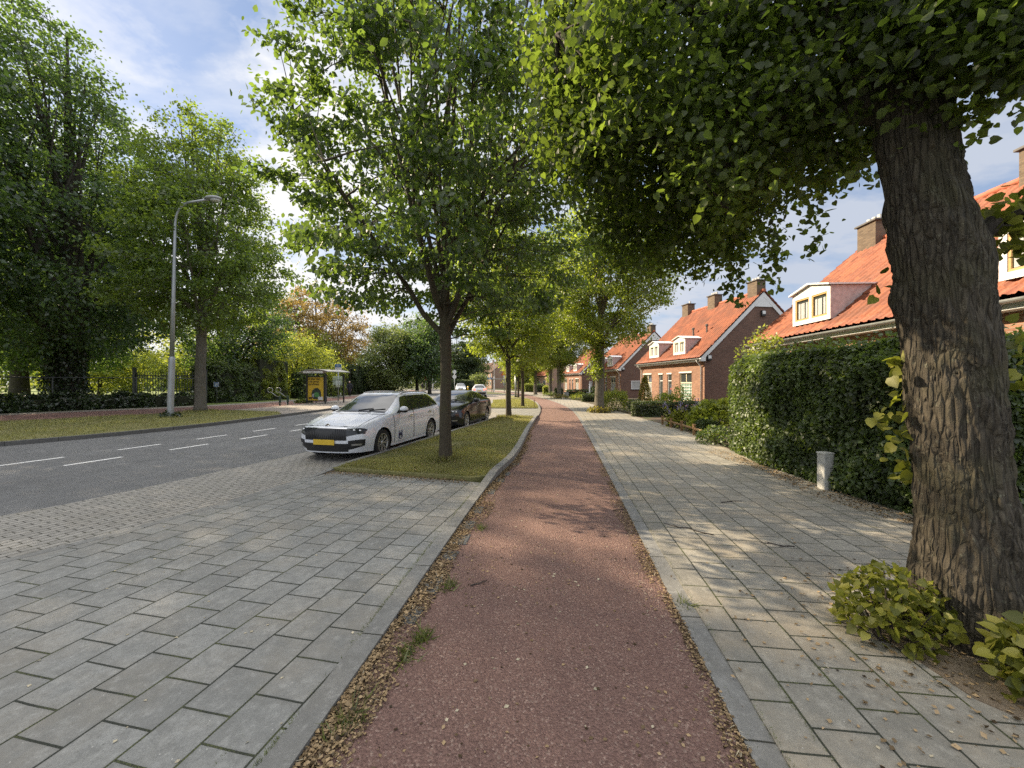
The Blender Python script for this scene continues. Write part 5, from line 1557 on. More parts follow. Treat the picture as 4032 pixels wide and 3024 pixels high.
pg = MB(); pg.prism([(W_ / 2 - .36, .55), (W_ / 2 - .3, .78), (W_ / 2 - .14, .8), (W_ / 2 - .08, .6), (W_ / 2 - .2, .48)], -.037, -.041, lambda a, b, c: (a, c, b)); pg.build("poster_shape", M['poster_grey'], pf)
MB().box((W_ - .42, -.036, .42), (.44, .008, .26)).build("poster_note", M['white_sign'], pf)
MB().box((.36, -.036, .44), (.3, .008, .16)).build("poster_note", M['ink'], pf)
rf = MB(); V = []; nA = 14
for y in (-.32, BL + .2):
    for k in range(nA + 1):
        x = -.48 + (W_ + .95) * k / nA
        z = 2.42 + .26 * math.sin(math.pi * min(1, max(0, (x + .48) / (W_ + .95))) * .86 + .12)
        V += [(x, y, z), (x, y, z + .05)]
F = []
n2 = 2 * (nA + 1)
for k in range(nA):
    a = 2 * k
    F += [(a, a + 2, n2 + a + 2, n2 + a), (a + 1, n2 + a + 1, n2 + a + 3, a + 3), (a, a + 1, a + 3, a + 2), (n2 + a, n2 + a + 2, n2 + a + 3, n2 + a + 1)]
F += [(0, n2, n2 + 1, 1), (2 * nA, 2 * nA + 1, n2 + 2 * nA + 1, n2 + 2 * nA)]
rf.add(V, F); ro = rf.build("roof", M['grey_paint'], bs)
MB().box((W_ / 2 - .05, -.30, 2.48), (W_ + .05, .06, .17)).build("name_panel", M['white_sign'], ro, bevel=.01)
text_mesh("stop_name", "Bushalte", .12, M['ink'], ro, (W_ / 2 - .05, -.333, 2.44), (R(90), 0, 0), 'CENTER', .001)
MB().box((0, BL / 2, 1.25), (.015, BL - .12, 1.9)).build("glass_wall", M['clear'], bs)
MB().box((W_ - .55, BL, 1.25), (W_ * .6, .015, 1.9)).build("glass_wall", M['clear'], bs)
be = MB().box((.35, BL / 2, .5), (.34, 1.5, .05)); be.box((.35, BL / 2 - .5, .25), (.06, .06, .46)); be.box((.35, BL / 2 + .5, .25), (.06, .06, .46))
be.build("bench", M['galv'], bs, bevel=.01)
bxp, byp = g(1332, 1579, .066)
sp_ = empty("bus_stop_sign", (bxp, byp, .06), R(-6), "bus stop pole with blue and white flag and timetable beside the shelter", "bus stop sign")
MB().tube([(0, 0, 0), (0, 0, 3.35)], .05, 12).build("pole", M['galv'], sp_, smooth=True)
fl = MB().box((.02, -.06, 3.02), (.62, .04, .66)).build("flag", M['white_sign'], sp_, bevel=.015)
MB().box((.02, -.083, 3.2), (.60, .012, .28)).build("band", M['blue_sign'], fl)
text_mesh("lettering", "BUS", .17, M['white_sign'], fl, (.02, -.091, 3.14), (R(90), 0, 0), 'CENTER', .001)
MB().box((.0, -.07, 1.55), (.40, .05, .62)).build("timetable", M['white_post'], sp_, bevel=.015)

# bicycle stands
BG = "green bicycle stands left of the bus shelter"
for i, (px, py) in enumerate(((1102, 1597), (1133, 1595))):
    x, y = g(px, py, .066)
    k = empty("bicycle_stand", (x, y, .066), R(10), ("left green bicycle stand with looped wheel holder, nearest the hedge end", "right green bicycle stand with looped wheel holder, nearest the bus shelter")[i], "bicycle stand", BG)
    MB().box((0, 0, .45), (.12, .16, .5)).box((0, 0, .11), (.09, .1, .26)).build("post", M['green_metal'], k, bevel=.02)
    for s in (-1, 1):
        lp = MB().tube([(s * .05, 0, .62)] + [(s * (.12 + .42 * q / 5), -.1, .62 + .07 * q) for q in range(1, 6)] + [(s * (.6 + .17 * math.sin(a_)), -.1, 1.12 - .17 * math.cos(a_)) for a_ in np.linspace(.2, 5.6, 14)] if s < 0 else
                       [(s * .05, 0, .40), (.3, -.1, .36), (.42, -.12, .28), (.5, -.12, .12), (.52, -.12, .02)], .018, 8)
        lp.build("wheel_holder", M['galv'], k, smooth=True)

# low wooden fence round the flower bed
wf = empty("wooden_fence", (5.9, 12.0, 0), 0, "low wooden post and rail fence round the flower bed", "fence")
FP = [(5.78, 11.6), (5.86, 12.75), (5.93, 13.85), (6.0, 14.95), (6.06, 15.95)]
for i, (x, y) in enumerate(FP):
    MB().box((x - 5.9, y - 12, .17), (.07, .07, .36)).prism([(x - 5.9 - .045, y - 12 - .045), (x - 5.9 + .045, y - 12 - .045), (x - 5.9 + .045, y - 12 + .045), (x - 5.9 - .045, y - 12 + .045)], .35, .375).build("post", M['wood'], wf, bevel=.006)
for a, b in zip(FP, FP[1:]):
    MB().bar((a[0] - 5.9, a[1] - 12, .235), (b[0] - 5.9, b[1] - 12, .23), .05, .06).build("rail", M['wood'], wf, bevel=.008)
MB().bar((FP[0][0] - 5.9, FP[0][1] - 12, .235), (FP[0][0] - 5.85, FP[0][1] - 12.6, .235), .05, .06).build("rail", M['wood'], wf, bevel=.008)

def leafy_post():
    o = empty("marker_post", (4.99, 6.30, 0), R(4), "short square white concrete post at the foot of the tall hedge", "post")
    MB().box((0, 0, .29), (.17, .15, .58)).build("shaft", M['white_post'], o, bevel=.012)
    MB().box((0, 0, .585), (.185, .165, .03)).build("cap", M['white_post'], o, bevel=.008)
leafy_post()
cb_ = empty("utility_box", (5.95, 43.4, 0), R(8), "small grey utility box beside the second pavement trunk", "utility box")
MB().box((0, 0, .34), (.46, .3, .68)).build("cabinet", M['grey_paint'], cb_, bevel=.02); MB().box((0, 0, .70), (.5, .34, .04)).build("lid", M['grey_paint'], cb_, bevel=.01)
tw = empty("white_stake", (7.75, 39.6, 0), 0, "white stake with leafy stem behind the low box hedge", "stake")
MB().tube([(0, 0, 0), (0, 0, 1.55)], .06, 8).ball((0, 0, 1.55), .08).build("pole", M['white_sign'], tw, smooth=True)
MB().box((.16, 0, .9), (.3, .03, .03)).box((-.16, 0, .75), (.3, .03, .03)).build("arms", M['white_sign'], tw)
st_ = empty("wooden_stake", (1.5, 26.6, .09), 0, "thin wooden stake in the dry yellow far grass", "stake")
MB().box((0, 0, .25), (.035, .035, .5)).build("shaft", M['wood'], st_); MB().box((0, 0, .44), (.14, .02, .03)).build("crosspiece", M['wood'], st_)
gp = empty("grey_pole", (.42, 45.6, .03), 0, "grey round post at the edge of the third small grass patch", "post")
MB().tube([(0, 0, 0), (0, 0, 2.6)], .11, 12).build("shaft", M['galv'], gp, smooth=True); MB().tube([(0, 0, 0), (0, 0, .14)], .16, 12).build("foot", M['dark_metal'], gp)

# far signs
def sign_pole(name, x, y, H, label, cat, parts, mat='galv', r=.05):
    h = empty(name, (x, y, 0), 0, label, cat)
    MB().tube([(0, 0, 0), (0, 0, H)], r, 10).build("pole", M[mat], h, smooth=True)
    for nm, kind, z, s, m in parts:
        b = MB()
        if kind == 'tri_down': b.prism([(-s, z + s * .8), (s, z + s * .8), (0, z - s * .95)], -.09, -.06, lambda a, c, d: (a, d, c))
        elif kind == 'tri_up': b.prism([(-s, z - s * .8), (s, z - s * .8), (0, z + s * .95)], -.09, -.06, lambda a, c, d: (a, d, c))
        elif kind == 'tri_in_down': b.prism([(-s * .62, z + s * .58), (s * .62, z + s * .58), (0, z - s * .55)], -.1, -.055, lambda a, c, d: (a, d, c))
        elif kind == 'tri_in_up': b.prism([(-s * .62, z - s * .58), (s * .62, z - s * .58), (0, z + s * .55)], -.1, -.055, lambda a, c, d: (a, d, c))
        elif kind == 'disc': b.lathe([(s, -.09), (s, -.06)], 20, (0, 0, z), 'Y')
        elif kind == 'wide': b.box((s * .5, -.08, z), (s * 2, .04, s * .5))
        b.build(nm, M[m], h)
    return h
sign_pole("give_way_sign", -18.5, 85, 2.75, "give way sign with red border at the side street", "sign", [("sign_face", 'tri_down', 2.6, .5, 'red_sign'), ("inner_face", 'tri_in_down', 2.62, .5, 'white_sign')])
sign_pole("white_pole", -17.0, 85, 3.5, "thick plain white pole right of the give way sign", "pole", [("cap", 'disc', 3.45, .14, 'white_sign')], 'white_sign', .13)
sign_pole("traffic_sign", -11.9, 82, 4.3, "white pole with two pale round signs behind the oncoming car", "sign", [("sign_face", 'disc', 4.0, .42, 'white_sign'), ("sign_face", 'disc', 3.0, .42, 'white_sign')], 'white_sign')
sign_pole("white_pole", -13.1, 82, 3.4, "slim plain white pole left of the pale round signs", "pole", [("cap", 'disc', 3.4, .08, 'white_sign')], 'white_sign', .07)
sign_pole("direction_sign", -7.4, 110, 3.6, "blue direction sign in front of the terraced houses", "sign", [("sign_panel", 'wide', 2.9, 1.3, 'blue_sign')])
sign_pole("warning_sign", -1.3, 66, 4.0, "triangular warning sign beside the second slim verge trunk", "sign", [("sign_face", 'tri_up', 3.4, .55, 'red_sign'), ("inner_face", 'tri_in_up', 3.42, .55, 'yellow_sign')])
bo = empty("bollard", (-9.8, 88, 0), 0, "small yellow bollard in the middle of the far road", "bollard")
MB().tube([(0, 0, 0), (0, 0, 1.0)], .16, 12).build("shaft", M['yellow_sign'], bo, smooth=True); MB().tube([(0, 0, .6), (0, 0, .75)], .165, 12).build("band", M['white_sign'], bo)
s2 = empty("bus_shelter", (-3.3, 70, .03), R(8), "second bus shelter with flat pale roof far down the road on the right", "bus shelter")
for x in (0, 2.3):
    for y in (0, 3): MB().box((x, y, 1.15), (.09, .09, 2.3)).build("post", M['dark_metal'], s2)
MB().box((1.0, 1.4, 2.36), (3.1, 4.0, .14)).build("roof", M['grey_paint'], s2, bevel=.03)
MB().box((2.3, 1.5, 1.15), (.02, 2.8, 1.8)).build("glass_wall", M['clear'], s2)

# ------------------------------------------------------------------ people and the dog
M['coat'] = plain("navy_coat", (.014, .016, .026), .8, .3, 14)
M['skin'] = plain("skin", (.46, .28, .21), .6, .1, 10)
M['hair'] = plain("white_hair", (.55, .54, .52), .8, .2, 30)
M['dog'] = plain("white_fur", (.62, .60, .56), .9, .15, 30)
M['trousers'] = plain("dark_trousers", (.02, .02, .024), .85, .2, 10)
def skinned(name, pts, edges, rad, mat, parent, root=0, sub=2):
    m = bpy.data.meshes.new(name); m.from_pydata(pts, edges, []); m.update()
    o = bpy.data.objects.new(name, m); COL.objects.link(o); m.materials.append(mat)
    if parent: o.parent = parent
    sk = o.modifiers.new("skin", 'SKIN')
    if not m.skin_vertices: m.attributes.new  # layer is made by the modifier
    return o, sk, rad, root, sub
def skin_body(name, pts, edges, rad, mat, parent, root=0, sub=2):
    bm = bmesh.new()
    lay = bm.verts.layers.skin.new()
    vs = [bm.verts.new(p) for p in pts]
    for v, r in zip(vs, rad):
        r = r if isinstance(r, tuple) else (r, r)
        v[lay].radius = r
    vs[root][lay].use_root = True
    for a, b in edges: bm.edges.new((vs[a], vs[b]))
    m = bpy.data.meshes.new(name); bm.to_mesh(m); bm.free()
    m.materials.append(mat)
    o = bpy.data.objects.new(name, m); COL.objects.link(o)
    if parent: o.parent = parent
    o.modifiers.new("skin", 'SKIN').use_smooth_shade = True
    s = o.modifiers.new("subdivision", 'SUBSURF'); s.levels = sub; s.render_levels = sub
    return o
def person(x, y, z0, H, rz, label, coat, stride=.16, longcoat=True, bag=False):
    h = empty("person", (x, y, z0), rz, label, "person")
    k = H / 1.78
    P = [(0, 0, .98), (0, .0, 1.15), (0, .01, 1.38), (0, 0, 1.50), (0, -.02, 1.56), (0, -.03, 1.66),
         (.09, 0, .93), (.10, -stride, .50), (.10, -stride * .6, .08), (.10, -stride * .6 - .16, .045),
         (-.09, 0, .93), (-.10, stride * .5, .50), (-.10, stride * 1.3, .12), (-.10, stride * 1.3 - .15, .05),
         (.19, .01, 1.43), (.25, .08, 1.16), (.23, .02, .92), (.225, -.01, .84),
         (-.19, .01, 1.43), (-.25, -.05, 1.16), (-.22, -.16, .96), (-.21, -.19, .89)]
    E = [(0, 1), (1, 2), (2, 3), (3, 4), (4, 5), (0, 6), (6, 7), (7, 8), (8, 9), (0, 10), (10, 11), (11, 12), (12, 13), (2, 14), (14, 15), (15, 16), (16, 17), (2, 18), (18, 19), (19, 20), (20, 21)]
    Rr = [(.15, .11), (.145, .11), (.16, .11), (.065, .065), (.06, .06), (.085, .10), .09, .06, .045, .04, .09, .06, .045, .04, .065, .05, .04, .035, .065, .05, .04, .035]
    b = skin_body("body", [tuple(c * k for c in p) for p in P], E, [tuple(q * k for q in r) if isinstance(r, tuple) else r * k for r in Rr], M['trousers'], h)
    # head over the skinned neck, face with nose, hair cap
    hd = MB().ball((0, -.035 * k, 1.665 * k), (.078 * k, .095 * k, .115 * k), 16, 12)
    hd.ball((0, -.13 * k, 1.655 * k), (.014 * k, .02 * k, .022 * k), 8, 6)
    for s in (-1, 1): hd.ball((s * .078 * k, -.03 * k, 1.66 * k), (.012 * k, .025 * k, .032 * k), 8, 6); hd.ball((s * .03 * k, -.118 * k, 1.685 * k), (.012 * k,) * 3, 6, 5)
    hd.build("head", M['skin'], h, smooth=True)
    hr = MB().ball((0, -.012 * k, 1.70 * k), (.088 * k, .095 * k, .098 * k), 14, 8).build("hair", M['hair'], h, smooth=True)
    for q in (17, 21):
        hn = MB(); c = [v * k for v in P[q]]
        hn.ball((c[0], c[1], c[2] - .03 * k), (.022 * k, .04 * k, .05 * k), 8, 6)
        for f in range(4): hn.tube([(c[0] + .0, c[1] - .03 * k + f * .018 * k, c[2] - .06 * k), (c[0] - .008, c[1] - .032 * k + f * .018 * k, c[2] - (.11 - .01 * abs(f - 1)) * k)], [.009 * k, .006 * k], 5)
        hn.tube([(c[0], c[1] - .04 * k, c[2] - .02 * k), (c[0] - .01, c[1] - .065 * k, c[2] - .06 * k)], [.010 * k, .007 * k], 5)
        hn.build("hand", M['skin'], h, smooth=True)
    ct = MB()
    prof = [(.175, .13, .55), (.19, .15, .75), (.185, .14, .95), (.17, .125, 1.12), (.185, .13, 1.3), (.2, .125, 1.42), (.13, .09, 1.5), (.07, .07, 1.53)] if longcoat else \
           [(.18, .14, .86), (.18, .135, .98), (.17, .125, 1.12), (.185, .13, 1.3), (.2, .125, 1.42), (.13, .09, 1.5), (.07, .07, 1.53)]
    n = 18; V, F = [], []
    for rx, ry, z in prof:
        for q in range(n):
            a = 2 * math.pi * q / n; V.append((rx * 1.12 * math.cos(a) * k, (ry * 1.1 * math.sin(a) + (.0)) * k, z * k))
    for i in range(len(prof) - 1):
        for q in range(n): F.append((i * n + q, i * n + (q + 1) % n, (i + 1) * n + (q + 1) % n, (i + 1) * n + q))
    ct.add(V, F)
    for idx in ((14, 15, 16), (18, 19, 20)):
        ct.tube([tuple(v * k for v in P[i]) for i in idx], [.085 * k, .075 * k, .062 * k], 10)
    ct.build("coat", coat, h, smooth=True)
    return h
mx, my = -19.35, 47.2
person(mx, my, .06, 1.86, R(8), "man with white hair walking in a long dark coat behind the bus stop", M['coat'])
person(-17.75, 78.5, .06, 1.78, R(20), "distant person in a dark jacket near the give way sign", M['black'], longcoat=False)
dg = empty("dog", (mx - .95, my - .3, .06), R(200), "small white dog with curled tail beside the man", "dog")
skin_body("body", [(0, .18, .27), (0, .02, .27), (0, -.16, .28), (0, -.25, .36), (0, -.31, .41), (0, -.40, .39),
                   (.055, -.16, .14), (.055, -.17, .02), (-.055, -.17, .15), (-.055, -.22, .03), (.055, .2, .2), (.055, .24, .12), (.055, .2, .02), (-.055, .2, .2), (-.055, .17, .11), (-.055, .12, .02),
                   (0, .25, .33), (0, .29, .42), (0, .25, .47), (.035, -.28, .47), (-.035, -.28, .47)],
          [(0, 1), (1, 2), (2, 3), (3, 4), (4, 5), (2, 6), (6, 7), (2, 8), (8, 9), (0, 10), (10, 11), (11, 12), (0, 13), (13, 14), (14, 15), (0, 16), (16, 17), (17, 18), (4, 19), (4, 20)],
          [.085, .08, .095, .06, .065, .03, .035, .022, .035, .022, .045, .025, .022, .045, .025, .022, .025, .02, .015, .02, .02], M['dog'], dg, root=1)
cl = MB().lathe([(.062, -.012), (.068, 0), (.062, .012)], 12, (0, -.215, .335)); cl.build("collar", M['red_sign'], dg)
ld = MB().tube(curve3((mx - .95 + .02, my - .3 + .2, .42), (mx - .55, my, .45), (mx + .18, my - .02, .92), 8), .006, 5).build("leash", M['black'])
tag(ld, "thin dark dog leash between the man and the white dog", "leash")

# ------------------------------------------------------------------ cars
def paint_mat(name, col, rough=.25, metallic=0.0, coat=1.0):
    t = NT(name); c = t.coord()
    n = t.noise(c, 2.5, 5)
    cc = t.mix(t.rng(n, .45, .8, 0, .12), col, tuple(x * .8 + .02 for x in col))
    t.bsdf(cc, t.rng(n, .3, .8, rough, rough + .12), None, Metallic=metallic, Coat_Weight=coat, Coat_Roughness=.04)
    return t.done()
M['car_white'] = paint_mat("white_car_paint", (.72, .75, .80), .28)
M['car_black'] = paint_mat("black_car_paint", (.006, .007, .010), .16, 0.0, .45)
M['car_silver'] = paint_mat("silver_car_paint", (.52, .54, .57), .3, .3)
M['car_glass'] = glass_mat("car_glass", (.012, .015, .016), .015)
M['screen_glass'] = glass_mat("windscreen_glass", (.03, .036, .04), .015)
M['tyre'] = plain("tyre_rubber", (.018, .018, .018), .85, .25, 20)
M['alloy'] = plain("alloy_rim", (.52, .51, .50), .3, .06, 6, metallic=.7)
M['trim_black'] = plain("gloss_black_trim", (.012, .012, .013), .25, .2, 9)
M['grille'] = plain("grille_plastic", (.018, .019, .021), .4, .3, 9)
M['chrome'] = plain("chrome", (.62, .63, .65), .12, .04, 5, metallic=1.0)
M['head_lens'] = plain("headlamp_lens", (.03, .034, .038), .22, .3, 20)
M['tail_red'] = plain("tail_lamp_red", (.30, .012, .012), .2, .1, 6, coat=.8)
M['plate_yellow'] = plain("yellow_plate", (.62, .42, .03), .45, .05, 4)
def emit(name, col, s):
    t = NT(name); e = t.n("ShaderNodeEmission", {"Color": col, "Strength": s}); t.t.links.new(e.outputs[0], t.out.inputs[0]); return t.done()
M['lit_red'] = emit("lit_brake_lamp", (1, .12, .08), 2.2)
M['lit_white'] = emit("lit_headlamp", (1, .97, .9), 3.0)

ESTATE = [
 [(.55,.86,.20),(.50,.84,.20),(.42,.80,.20),(.28,.72,.20),(.14,.55,.20),(.08,.3,.20),(.06,0,.20)],
 [(.60,.87,.20),(.52,.885,.34),(.40,.865,.42),(.22,.775,.45),(.08,.58,.45),(.02,.32,.45),(0,0,.45)],
 [(.68,.875,.20),(.62,.90,.40),(.50,.875,.58),(.27,.755,.69),(.12,.565,.72),(.06,.32,.73),(.05,0,.735)],
 [(.80,.88,.20),(.75,.91,.40),(.70,.90,.62),(.55,.80,.81),(.42,.59,.85),(.36,.32,.865),(.35,0,.87)],
 [(1.0,.885,.20),(.98,.915,.40),(.95,.912,.65),(.92,.84,.90),(.88,.63,.95),(.86,.34,.965),(.85,0,.97)],
 [(1.4,.885,.20),(1.4,.915,.40),(1.4,.914,.68),(1.38,.868,.955),(1.32,.70,1.0),(1.24,.36,1.02),(1.22,0,1.025)],
 [(1.85,.885,.20),(1.85,.915,.40),(1.85,.914,.70),(1.85,.878,.97),(1.78,.655,1.20),(1.65,.34,1.245),(1.62,0,1.25)],
 [(2.25,.885,.20),(2.25,.915,.40),(2.25,.914,.70),(2.25,.880,.98),(2.2,.59,1.385),(2.08,.32,1.43),(2.05,0,1.435)],
 [(2.7,.885,.20),(2.7,.915,.40),(2.7,.914,.71),(2.7,.880,.995),(2.7,.59,1.415),(2.7,.32,1.468),(2.7,0,1.48)],
 [(3.5,.885,.20),(3.5,.915,.40),(3.5,.916,.72),(3.5,.876,1.02),(3.5,.58,1.415),(3.5,.31,1.468),(3.5,0,1.482)],
 [(4.05,.875,.22),(4.1,.905,.40),(4.1,.905,.75),(4.1,.845,1.05),(4.14,.55,1.375),(4.18,.3,1.43),(4.18,0,1.445)],
 [(4.3,.86,.24),(4.35,.885,.42),(4.35,.875,.75),(4.38,.805,1.03),(4.45,.63,1.05),(4.5,.33,1.06),(4.52,0,1.065)],
 [(4.4,.84,.25),(4.45,.86,.42),(4.45,.845,.6),(4.5,.785,.74),(4.6,.63,.75),(4.65,.35,.75),(4.66,0,.75)],
 [(4.45,.83,.25),(4.46,.83,.26),(4.47,.80,.27),(4.5,.74,.28),(4.57,.6,.28),(4.62,.35,.28),(4.62,0,.28)]]
SALOON = [r[:] for r in ESTATE]
def _edit(net, i, **kw):
    for k, v in kw.items(): net[i][int(k[1])] = v
_edit(SALOON, 7, v4=(2.25,.58,1.34), v5=(2.12,.32,1.38), v6=(2.08,0,1.385))
_edit(SALOON, 8, v4=(2.75,.57,1.365), v5=(2.72,.32,1.415), v6=(2.7,0,1.425))
_edit(SALOON, 9, v3=(3.5,.872,1.0), v4=(3.45,.555,1.28), v5=(3.4,.31,1.345), v6=(3.4,0,1.36))
_edit(SALOON, 10, v3=(4.0,.84,1.02), v4=(4.0,.56,1.12), v5=(4.0,.31,1.16), v6=(4.0,0,1.17))
_edit(SALOON, 11, v3=(4.38,.79,.99), v4=(4.45,.61,1.0), v5=(4.5,.33,1.01), v6=(4.52,0,1.01))

class Surf:
    def __init__(s, net, sy=1.0, sz=1.0, sx=1.0, mid=2.245):
        s.N = np.array(net, dtype=float)[:, :, [1, 0, 2]].copy()       # x = half width, y = along, z
        s.N[:, :, 0] *= sx; s.N[:, :, 1] = (s.N[:, :, 1] - mid) * sy; s.N[:, :, 2] *= sz
    def cr(s, t, n):
        i = np.clip(np.floor(t).astype(int), 0, n - 2); f = t - i
        w = np.stack([-.5 * f + f ** 2 - .5 * f ** 3, 1 - 2.5 * f ** 2 + 1.5 * f ** 3, .5 * f + 2 * f ** 2 - 1.5 * f ** 3, -.5 * f ** 2 + .5 * f ** 3], -1)
        return i, w
    def P(s, u, v):
        nu, nv = s.N.shape[:2]
        E = np.concatenate([2 * s.N[:1] - s.N[1:2], s.N, 2 * s.N[-1:] - s.N[-2:-1]], 0)
        mir = E[:, -2:-1] * np.array([-1, 1, 1])                        # mirrored row across the centre line
        E = np.concatenate([2 * E[:, :1] - E[:, 1:2], E, mir], 1)
        iu, wu = s.cr(np.asarray(u, float), nu); iv, wv = s.cr(np.asarray(v, float), nv)
        out = 0
        for a in range(4):
            for b in range(4):
                out = out + E[iu + a, iv + b] * (wu[..., a] * wv[..., b])[..., None]
        return out
    def patch(s, u0, u1, v0, v1, off=0.0, nu=16, nv=10, holes=(), shear=None, snap=True):
        """half-surface patch; holes = [(y, z, r)] wheel arches; returns V, F of the left half (x >= 0)"""
        U, W = np.meshgrid(np.linspace(0, 1, nu + 1), np.linspace(0, 1, nv + 1), indexing='ij')
        ua = u0 + (u1 - u0) * U if shear is None else (shear(W)[0] + (shear(W)[1] - shear(W)[0]) * U)
        va = v0 + (v1 - v0) * W
        V = s.P(ua, va)
        if off:
            e = 1e-3
            d1 = s.P(np.minimum(ua + e, 13), va) - s.P(np.maximum(ua - e, 0), va)
            d2 = s.P(ua, np.minimum(va + e, 6)) - s.P(ua, np.maximum(va - e, 0))
            n = nrm(np.cross(d1, d2)); 
            c = V - np.array([0, V[..., 1].mean(), .7]); sg = np.sign((n * np.array([1, .0, 1]) * c).sum(-1, keepdims=True)); sg[sg == 0] = 1
            n0 = n * np.where(np.abs((n * np.array([1, 0, 1]) * c).sum(-1, keepdims=True)) > .02, sg, np.sign((n * c).sum(-1, keepdims=True)))
            V = V + n0 * off
        V = V.reshape(-1, 3); m = nv + 1
        F = [(i * m + j, (i + 1) * m + j, (i + 1) * m + j + 1, i * m + j + 1) for i in range(nu) for j in range(nv)]
        for (hy, hz, hr) in holes:
            d = np.hypot(V[:, 1] - hy, V[:, 2] - hz)
            side = V[:, 0] > .5
            inside = (d < hr) & side
            F = [f for f in F if not all(inside[k] for k in f)]
            used = set(k for f in F for k in f)
            for k in used:
                if inside[k]:
                    dd = np.array([V[k, 1] - hy, V[k, 2] - hz]); dd = dd / max(1e-6, np.linalg.norm(dd)) * hr
                    V[k, 1], V[k, 2] = hy + dd[0], hz + dd[1]
        return V, F

def both(V, F):
    """left half plus its mirror image"""
    n = len(V); W = V * np.array([-1, 1, 1])
    return np.concatenate([V, W]), F + [tuple(n + k for k in f[::-1]) for f in F]

def add_patch(name, S, rngs, mat, parent, off, mirror=True, side=0, **kw):
    mb = MB()
    for r in (rngs if isinstance(rngs, list) else [rngs]):
        V, F = S.patch(*r, off=off, **kw)
        if mirror: V, F = both(V, F)
        elif side < 0: V = V * np.array([-1, 1, 1])
        mb.add(V, F)
    o = mb.build(name, mat, parent, smooth=True)
    return o

def wheel(parent, x, y, r, label=None, far=False, spokes=7, twin=True):
    s = 1 if x > 0 else -1
    w = MB()
    ri = r * .70
    prof = [(ri, -.10), (r * .93, -.105), (r * .985, -.085), (r, -.05), (r, .05), (r * .985, .085), (r * .93, .105), (ri, .10), (ri, -.10)]
    w.lathe(prof, 20 if far else 40, (0, 0, 0), 'X', cap=False)
    wo = w.build("wheel", M['tyre'], parent, smooth='auto'); wo.location = (x, y, r)
    rm = MB()
    rm.lathe([(ri + .002, .07), (ri + .002, .098), (ri - .018, .098), (ri - .026, .07), (ri - .02, -.05), (ri, -.09)], 20 if far else 40, (0, 0, 0), 'X', cap=False)
    rm.lathe([(.0, .092), (.035, .09), (.055, .075), (.058, .03)], 16, (0, 0, 0), 'X')
    if not far:
        for k in range(spokes):
            a = 2 * math.pi * k / spokes
            for d in ((-.17, .17) if twin else (0,)):
                p0 = (.07, .045 * math.cos(a), .045 * math.sin(a)); p1 = (.085, (ri - .015) * math.cos(a + d), (ri - .015) * math.sin(a + d))
                rm.bar(p0, p1, .013, .022)
    else:
        for k in range(5):
            a = 2 * math.pi * k / 5; rm.bar((.07, 0, 0), (.08, ri * math.cos(a), ri * math.sin(a)), .05, .03)
    ro = rm.build("rim", M['alloy'], wo)
    dk = MB().lathe([(0, -.02), (ri * .97, -.02), (ri * .97, -.06), (0, -.06)], 24, (0, 0, 0), 'X').build("brake_disc", M['trim_black'], wo)
    for o_ in (ro, dk):
        if s < 0: o_.scale = (-1, 1, 1)
    return wo

